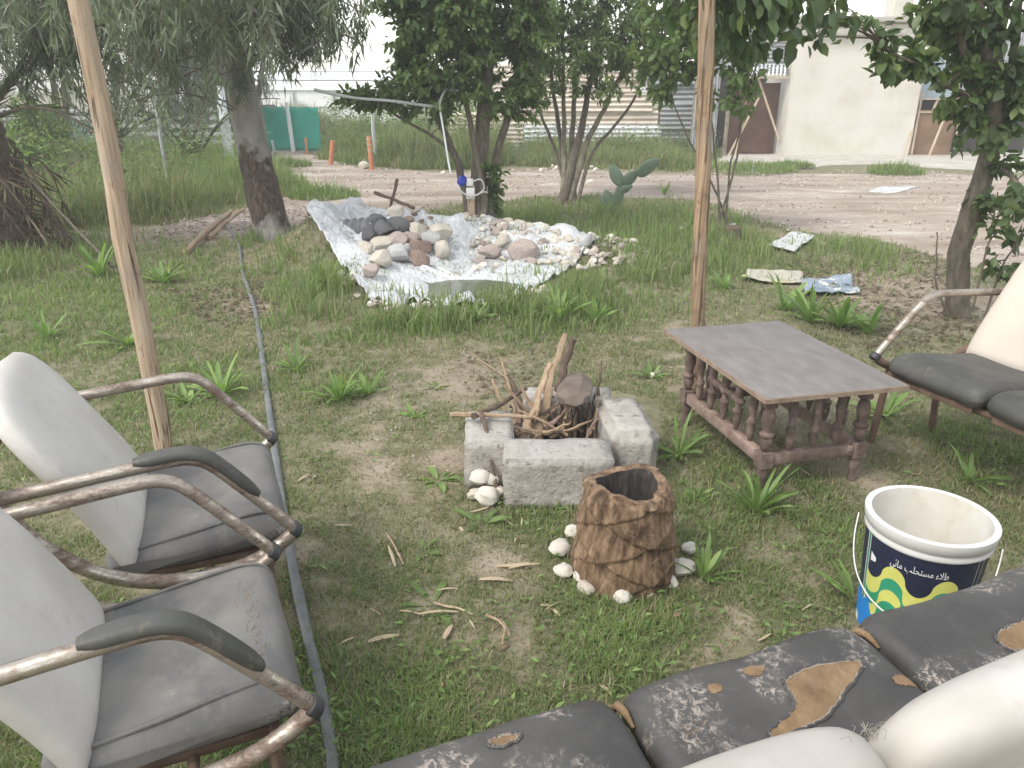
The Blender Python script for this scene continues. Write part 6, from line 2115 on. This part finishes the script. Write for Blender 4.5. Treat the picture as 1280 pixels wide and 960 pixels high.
# ------------------------------------------------------------------ buildings and fences
def corr(mbx, a, b, z0, z1, amp=.018, pitch=.076, horiz=False, th=.004, mi=0, zt0=None, zt1=None):
    """corrugated sheet standing on line a-b; ridges run upright, or lengthwise when horiz"""
    a, b = Vector((*a, 0)), Vector((*b, 0))
    d = (b - a); L = d.length; d.normalize(); n = Vector((d.y, -d.x, 0))
    zt0 = z1 if zt0 is None else zt0; zt1 = z1 if zt1 is None else zt1
    V, F = [], []
    if horiz:
        m = max(8, int((z1 - z0) / pitch * 8))
        for side in (0, 1):
            for i in range(m + 1):
                t = i / m
                o = amp * math.sin(2 * PI * t * (z1 - z0) / pitch)
                for e, zt in ((0, zt0), (1, zt1)):
                    V.append(a + d * L * e + n * (o - side * th) + Vector((0, 0, z0 + (zt - z0) * t)))
        k = 2
        for side in (0, 1):
            o = side * (m + 1) * 2
            for i in range(m):
                f = (o + i * 2, o + i * 2 + 1, o + i * 2 + 3, o + i * 2 + 2)
                F.append(f if side == 0 else f[::-1])
    else:
        m = max(8, int(L / pitch * 8))
        for side in (0, 1):
            for i in range(m + 1):
                t = i / m
                o = amp * math.sin(2 * PI * t * L / pitch)
                for z in (z0, zt0 + (zt1 - zt0) * t):
                    V.append(a + d * L * t + n * (o - side * th) + Vector((0, 0, z)))
        for side in (0, 1):
            o = side * (m + 1) * 2
            for i in range(m):
                f = (o + i * 2, o + i * 2 + 2, o + i * 2 + 3, o + i * 2 + 1)
                F.append(f if side == 0 else f[::-1])
    mbx.add(V, F, mi)


def XY(px, py, Y): return tuple(A(px, py, Y).xy)


def zat(py, Y): return A(640, py, Y).z


# --- cream house wall
hl, hr = G(978, 199), G(1137, 197)
HY = 17.7
x0, x1 = A(979, 196, HY).x, A(1136, 196, HY).x
ztop = zat(28, HY)
house = empty('plaster_house', ((x0 + x1) / 2, HY, 0), 0, 'small cream plastered house with flat roof and chimney behind the dirt track', 'house')
w = x1 - x0
mb = MB()
n_ = 14
vs, fs = [], []
bm = bmesh.new()
bmesh.ops.create_cube(bm, size=1)
for v in bm.verts: v.co = Vector((v.co.x * w * (1.0 if v.co.z < 0 else 1.03), (v.co.y + .5) * 3.4, (v.co.z + .5) * ztop))
bmesh.ops.bevel(bm, geom=bm.edges[:], offset=.025, segments=2, affect='EDGES')
bmesh.ops.subdivide_edges(bm, edges=[e for e in bm.edges if e.calc_length() > .3], cuts=10, use_grid_fill=True)
bm.normal_update()
for v in bm.verts: v.co += v.normal * .022 * mnoise.noise(v.co * 1.3) + v.normal * .006 * mnoise.noise(v.co * 6)
me = bpy.data.meshes.new('wall'); bm.to_mesh(me); bm.free()
wl = link_mesh('wall', me, M['plaster'], house, smooth=False)
mb = MB(); mb.box((.02, 1.7, ztop + .05), (w + .25, 3.7, .11)); rf = mb.build('roof', M['cement'], house, bevel=.015)
mb = MB(); mb.box((w * .5 - .55, .45, ztop + .55), (.42, .42, .95)); mb.box((w * .5 - .55, .45, ztop + 1.05), (.5, .5, .06)); mb.build('chimney', M['plaster'], rf, bevel=.02)
mb = MB()
mb.box((-w * .06, -.06, ztop - .2), (w * .72, .14, .12)); mb.build('ledge', M['cement'], house, bevel=.02)

# --- lean-to shed left of the house
SY = 17.9
sxa, sxb = A(905, 190, SY).x, x0 - .03
shed = empty('sheet_shed', ((sxa + sxb) / 2, SY, 0), 0, 'rusty open shed of metal sheets leaning against the left side of the cream house', 'shed')
sx0 = -(sxb - sxa) / 2; sx1 = -sx0
mb = MB(); mb.box((0, 1.6, 1.0), (sx1 - sx0, .06, 2.2)); mb.build('back_wall', M['dark_in'], shed)  # shade of the shed interior put into the wall's colour
mb = MB(); mb.box((.05, .32, .78), (sx1 - sx0 - .18, .03, 1.5)); mb.build('door_sheet', M['rust_panel'], shed, bevel=.01)
mb = MB(); corr(mb, (sx0 - .75, .02), (sx1 + .0, .02), 1.72, 2.35, horiz=True); mb.build('fascia_sheet', M['sheet_grey'], shed)
mb = MB(); corr(mb, (sx0 - .75, .10), (sx1, .10), 2.38, 2.75, horiz=True); mb.build('roof_sheet', M['sheet_grey'], shed)
for k in range(9):
    mb = MB(); mb.lathe([(.02, 0), (.035, .03), (.02, .07), (.03, .15), (.02, .2), (.03, .24)], 10, (sx1 - .12 - k * .085, -.10, 1.66)); mb.build('baluster', M['white_paint'], shed)
mb = MB(); mb.box((sx1 - .46, -.10, 1.635), (.85, .06, .04)); mb.build('ledge', M['timber'], shed)
for xx, r_ in ((sx0 + .02, .05), (sx0 - .72, .05)):
    mb = MB(); mb.tube([(xx, .06, 0), (xx, .06, 2.4)], r_, 10); mb.build('post', M['bark_pale'], shed)
for (xa, za, xb, zb) in ((sx0 + .1, 0, sx0 + .75, 1.35), (sx1 - .05, .35, sx0 + .6, 1.7), (sx0 + .25, 0, sx0 + .5, 1.6)):
    mb = MB(); mb.tube([(xa, -.02, za), (xb, .14, zb)], .026, 8); mb.build('brace', M['timber'], shed)
mb = MB(); corr(mb, (sx0 - .75, -.04), (sx0 - .22, .0), .05, 1.72, zt0=1.7, zt1=1.72); mb.build('side_sheet', M['sheet_grey'], shed)

# --- corrugated fence of stacked sheets
FY = 20.2
fence = empty('sheet_fence', (A(740, 170, FY).x, FY, 0), 0, 'fence of cream and grey corrugated sheets laid lengthwise behind the two bushy trees', 'fence')
fx = A(740, 170, FY).x
rows = [(655, 826, 178, 155, 'sheet_white', 0), (640, 822, 156, 138, 'sheet_cream', .03), (655, 815, 140, 120, 'sheet_cream', -.03), (610, 800, 122, 100, 'sheet_cream', .03), (600, 812, 102, 80, 'sheet_cream', -.02), (560, 655, 185, 140, 'sheet_cream', .05), (822, 905, 188, 160, 'sheet_grey', .04), (824, 900, 162, 128, 'sheet_grey', -.02), (808, 910, 130, 104, 'sheet_grey', .05), (800, 905, 106, 80, 'sheet_grey', -.03)]
for xa, xb, ya, yb2, m, dy in rows:
    mb = MB()
    corr(mb, (A(xa, ya, FY).x - fx, dy), (A(xb, ya, FY).x - fx, dy + .02), max(0, zat(ya, FY)), zat(yb2, FY), horiz=True, amp=.02, pitch=.11, zt1=zat(yb2, FY) + rr.uniform(-.06, .06))
    mb.build('sheet', M[m], fence)
for xx in (650, 745, 826, 905):
    mb = MB(); mb.tube([(A(xx, 150, FY).x - fx, .12, 0), (A(xx, 150, FY).x - fx, .12, 2.2)], .05, 8); mb.build('post', M['bark_pale'], fence)

# --- right of the house: sheets, leaning timber frame
RY = 18.3
ra, rb_ = x1 + .06, A(1290, 190, RY).x
rs = empty('sheet_wall', (ra, RY, 0), 0, 'blue grey metal sheet wall right of the cream house', 'wall')
mb = MB(); corr(mb, (.15, 0), (1.0, .05), 1.2, 3.0); mb.build('sheet', M['sheet_blue'], rs)
mb = MB(); corr(mb, (.9, .1), (rb_ - ra, .1), .9, 2.6); mb.build('sheet', M['sheet_grey'], rs)
mb = MB(); mb.box(((rb_ - ra) / 2, .35, 1.0), (rb_ - ra, .05, 2.0)); mb.build('dark_gap_panel', M['dark_in'], rs)  # dark panel added for the shaded gap beside the house
mb = MB(); mb.box((.05, -.05, 1.0), (.10, .08, 2.9)); mb.build('post', M['stick_dark'], rs)
fr = empty('timber_trestle', (A(1170, 192, 17.6).x, 17.6, 0), 0, 'pale timber frame with brown board leaning beside the right wall of the house', 'frame')
fw = .98
mb = MB(); mb.box((0, .30, .50), (fw - .08, .03, .95)); mb.build('board', M['hessian'], fr)
for a, b in (((-fw / 2, .1, 0), (-fw / 2 + .12, .33, 1.35)), ((fw / 2 - .03, .1, 0), (fw / 2 + .02, .33, 1.28)), ((-fw / 2 + .09, .3, 1.2), (fw / 2 + .02, .3, 1.2)), ((-fw / 2 + .05, .27, .93), (fw / 2, .27, .93)), ((-.1, .29, .93), (-.02, .31, 1.2)), ((.18, .29, .93), (.24, .31, 1.2)), ((-.02, .22, 1.05), (.12, .25, 1.0)), ((-.20, -.1, 0), (.32, .22, 1.55)), ((-fw / 2 - .17, -.02, 0), (-fw / 2 + .05, .3, 1.4))):
    mb = MB(); mb.bar(a, b, .045, .03); mb.build('bar', M['timber'], fr)

# --- left: grey wall, pale blue sheet, net, poles
LW = 21.5
gw = empty('block_wall', (A(30, 190, LW).x, LW, 0), 0, 'long grey wall of weathered sheets far left beyond the grass bank', 'wall')
for k in range(6):
    mb = MB(); corr(mb, (-4.5 + k * 1.9, .02 * (k % 2)), (-4.5 + k * 1.9 + 1.88, .02 * (k % 2)), 0, .92 + .05 * (k % 3), horiz=True, pitch=.2, amp=.03); mb.build('sheet', M['sheet_grey'], gw)
mb = MB()
bs = A(90, 185, 18.5)
corr(mb, (A(68, 190, 18.5).x, 18.5), (A(118, 190, 18.5).x, 18.6), .25, .95, zt0=1.0, zt1=.65)
tag(mb.build('metal_sheet', M['sheet_blue']), 'pale blue metal sheet leaning in the bank left of the leaning pole', 'sheet')

NY = 19.3
mb = MB()
na, nb = A(316, 188, NY), A(402, 188, NY)
vs, fs = [], []
for i in range(41):
    for j in range(13):
        x = na.x + (nb.x - na.x) * i / 40
        z = .02 + (.98 + .012 * math.sin(i * .8)) * j / 12
        vs.append((x, NY + .05 * mnoise.noise(Vector((x * 2.2, z * 1.2, 0))) + .0, z))
for i in range(40):
    for j in range(12):
        k = i * 13 + j
        fs.append((k, k + 13, k + 14, k + 1))
mb.add(vs, fs)
o = mb.build('shade_net', M['net'])
so = o.modifiers.new('thick', 'SOLIDIFY'); so.thickness = .004
tag(o, 'green shade net fence at the end of the dirt track', 'net')
bank('overgrown_grass', P2([(300, 176), (420, 176), (420, 168), (300, 168)]), 3500, .8, 1.5, .45, .03, .05, seed=71)

pole('white_pole', 'white painted pole leaning beside the eucalyptus trunk', on(289, 212, -.02), A(274, 108, 14.9), .085, .08, 'white_paint', wob=.004)
pole('thin_pole', 'thin white pole standing in front of the green net', on(367, 190, -.02), A(358, 128, 19.0), .05, .045, 'white_paint', wob=.004)
pole('thin_pole', 'short white peg at the foot of the green net', on(343, 190, -.02), A(340, 176, 19.0), .03, .03, 'white_paint', wob=.002)
pole('grey_pole', 'thin grey pole standing in the grass bank right of the leaning pole', on(211, 238, -.02), A(193, 120, 11.6), .025, .022, 'pipe_grey', wob=.01)
pole('grey_pole', 'thin pale green pole in the verge right of the striped orange stake', on(470, 205, -.02), A(463, 112, 15.0), .035, .03, 'white_paint', wob=.01)
pole('hanging_rod', 'thin white rod hanging from the bent pipe beside the pond tree', A(563, 216, 7.35), A(549, 132, 7.35), .009, .009, 'white_paint', 'rod', wob=.003)
stick('bent_pipe', 'grey bent pipe running level above the verge left of the pond tree', [A(392, 112, 7.3), A(440, 122, 7.3), A(500, 127, 7.33), A(549, 134, 7.35)], .015, .013, 'pipe_grey', 'pipe', 'bent pipes above the verge')
stick('bent_pipe', 'grey bent pipe angling up and away towards the pond tree', [A(548, 134, 7.35), A(557, 113, 7.4), A(580, 116, 7.6), A(606, 124, 7.93)], .014, .012, 'pipe_grey', 'pipe', 'bent pipes above the verge')
mb = MB()
b = on(465, 213, -.02)
ost = empty('orange_stake', b, 0, 'orange stake with pale stripes at the verge of the track', 'stake', 'orange stakes along the track')
mb = MB(); mb.tube([(0, 0, 0), (-.02, 0, .62)], .042, 12); mb.build('post', M['orange'], ost)
for z in (.36, .46, .56):
    mb = MB(); mb.tube([(-.02 * z / .62, 0, z), (-.02 * (z + .03) / .62, 0, z + .03)], .044, 12); mb.build('stripe', M['timber'], ost)
for x, y, x2, y2, lab, rr_ in ((413, 207, 416, 176, 'plain orange stake left of the striped one', .045), (384, 193, 382, 172, 'farthest orange stake beside the green net', .03)):
    bb_ = on(x, y, -.02)
    pole('orange_stake', lab, bb_, A(x2, y2, bb_.y), rr_, rr_, 'orange', 'stake', .003, 6, 12, group='orange stakes along the track')
p = on(455, 211, 0)
stone('pebble', 'tan stone at the foot of the striped orange stake', (p.x, p.y, .06), .11, 'stone_cream', None)
# stones along the far edge of the track
for k in range(26):
    x, y = rr.choice([(rr.uniform(655, 760), rr.gauss(212, 1.5)), (rr.uniform(690, 745), rr.gauss(210, 1)), (rr.uniform(520, 640), rr.gauss(217, 1))])
    p = on(x, y); r = px_size(p, rr.uniform(4, 10)) / 2
    stone('pebble', 'small pale stone along the far edge of the dirt track', (p.x, p.y, p.z + r * .4), r, rr.choice(['stone_white', 'stone_cream']), 'stones along the far edge of the track')
# old stump in the grass right of the post
p = on(914, 300, -.01)
mb = MB(); mb.lathe([(0, 0), (.10, 0), (.09, .06), (.085, .13), (.05, .15), (0, .145)], 18, wob=lambda a, z: 1 + .18 * mnoise.noise(Vector((math.cos(a) * 2, math.sin(a) * 2, z * 9))))
tag(mb.build('tree_stump', M['stick_dark'], loc=p), 'small dark tree stump in the grass right of the straight post', 'stump')

# --- white greenhouse far behind
GY = 34
gh = empty('greenhouse', (A(355, 150, GY).x, GY, 0), 0, 'white plastic greenhouse with level rails far behind the green net', 'greenhouse')
gx0, gx1 = -4.5, 5.5
mb = MB()
vs, fs = [], []
for i in range(13):
    a = PI * i / 12
    for x in (gx0, gx1): vs.append((x, 3.0 - 3.0 * math.cos(a), 1.3 + .9 * math.sin(a)))
for i in range(12): fs.append((i * 2, i * 2 + 1, i * 2 + 3, i * 2 + 2))
fs.append((0, 1, len(vs) + 1, len(vs)))
vs += [(gx0, 0, 0), (gx1, 0, 0)]
mb.add(vs, fs); mb.build('cover', M['sheet_white'], gh, smooth=False)
for z in (.7, 1.35, 1.75, 2.1):
    mb = MB(); yy = -.03 if z < 1.3 else 3 - math.sqrt(max(0, 9 * (1 - ((z - 1.3) / .9) ** 2))) - .05
    mb.tube([(gx0, yy, z), (gx1, yy, z)], .03, 6); mb.build('rail', M['pipe_grey'], gh)
for k in range(7):
    x = gx0 + (gx1 - gx0) * k / 6
    mb = MB(); mb.tube([(x, -.05, 0), (x, -.05, 1.35)], .04, 6); mb.build('post', M['pipe_grey'], gh)

FLUFF.build('fluff', M['frayed'], sback[1])

# ------------------------------------------------------------------ thin haze added in place of lens veil, lifts the blacks
m_, nt_, b_, o_ = new_mat('veil_haze')
nt_.nodes.remove(b_)
pv = nd(nt_, 'ShaderNodeVolumePrincipled')
pv.inputs['Color'].default_value = (0.95, 0.95, 0.93, 1)
pv.inputs['Density'].default_value = 0.0055
nt_.links.new(pv.outputs[0], o_.inputs['Volume'])
mb = MB(); mb.box((0, 24, 1.5), (90, 70, 5.6))
hz = tag(mb.build('veil_haze', m_, smooth=False), kind='stuff')

# ------------------------------------------------------------------ light
wd = bpy.data.worlds.new('World')
S.world = wd
wd.use_nodes = True
nt = wd.node_tree
bg = nt.nodes['Background']
sky = nt.nodes.new('ShaderNodeTexSky')
sky.sky_type = 'NISHITA'
sky.sun_disc = False
SUN_EL, SUN_AZ = math.radians(50), math.radians(-128)     # azimuth clockwise from +Y (the way the camera looks)
sky.sun_elevation = SUN_EL
sky.sun_rotation = SUN_AZ
sky.air_density = 1.5
sky.dust_density = 1.2
sky.ozone_density = 1.0
hs = nt.nodes.new('ShaderNodeHueSaturation')
hs.inputs['Saturation'].default_value = 0.25
nt.links.new(sky.outputs[0], hs.inputs['Color'])
nt.links.new(hs.outputs[0], bg.inputs['Color'])
bg.inputs['Strength'].default_value = 0.15
sl = bpy.data.lights.new('sun', 'SUN')
sl.energy = 0.95
sl.angle = math.radians(16)
sl.color = (1.0, 0.93, 0.82)
so = bpy.data.objects.new('sun', sl)
COL.objects.link(so)
dirv = Vector((math.sin(SUN_AZ) * math.cos(SUN_EL), math.cos(SUN_AZ) * math.cos(SUN_EL), math.sin(SUN_EL)))
so.rotation_euler = dirv.to_track_quat('Z', 'Y').to_euler()
so.location = (0, 0, 10)

S.view_settings.view_transform = 'Standard'
S.view_settings.look = 'None'
S.view_settings.exposure = 1.17
S.view_settings.gamma = 1
S.cycles.use_denoising = True
S.cycles.max_bounces = 6
S.cycles.diffuse_bounces = 3
S.cycles.glossy_bounces = 2
S.cycles.transmission_bounces = 3
S.cycles.use_adaptive_sampling = True
S.cycles.adaptive_threshold = 0.02
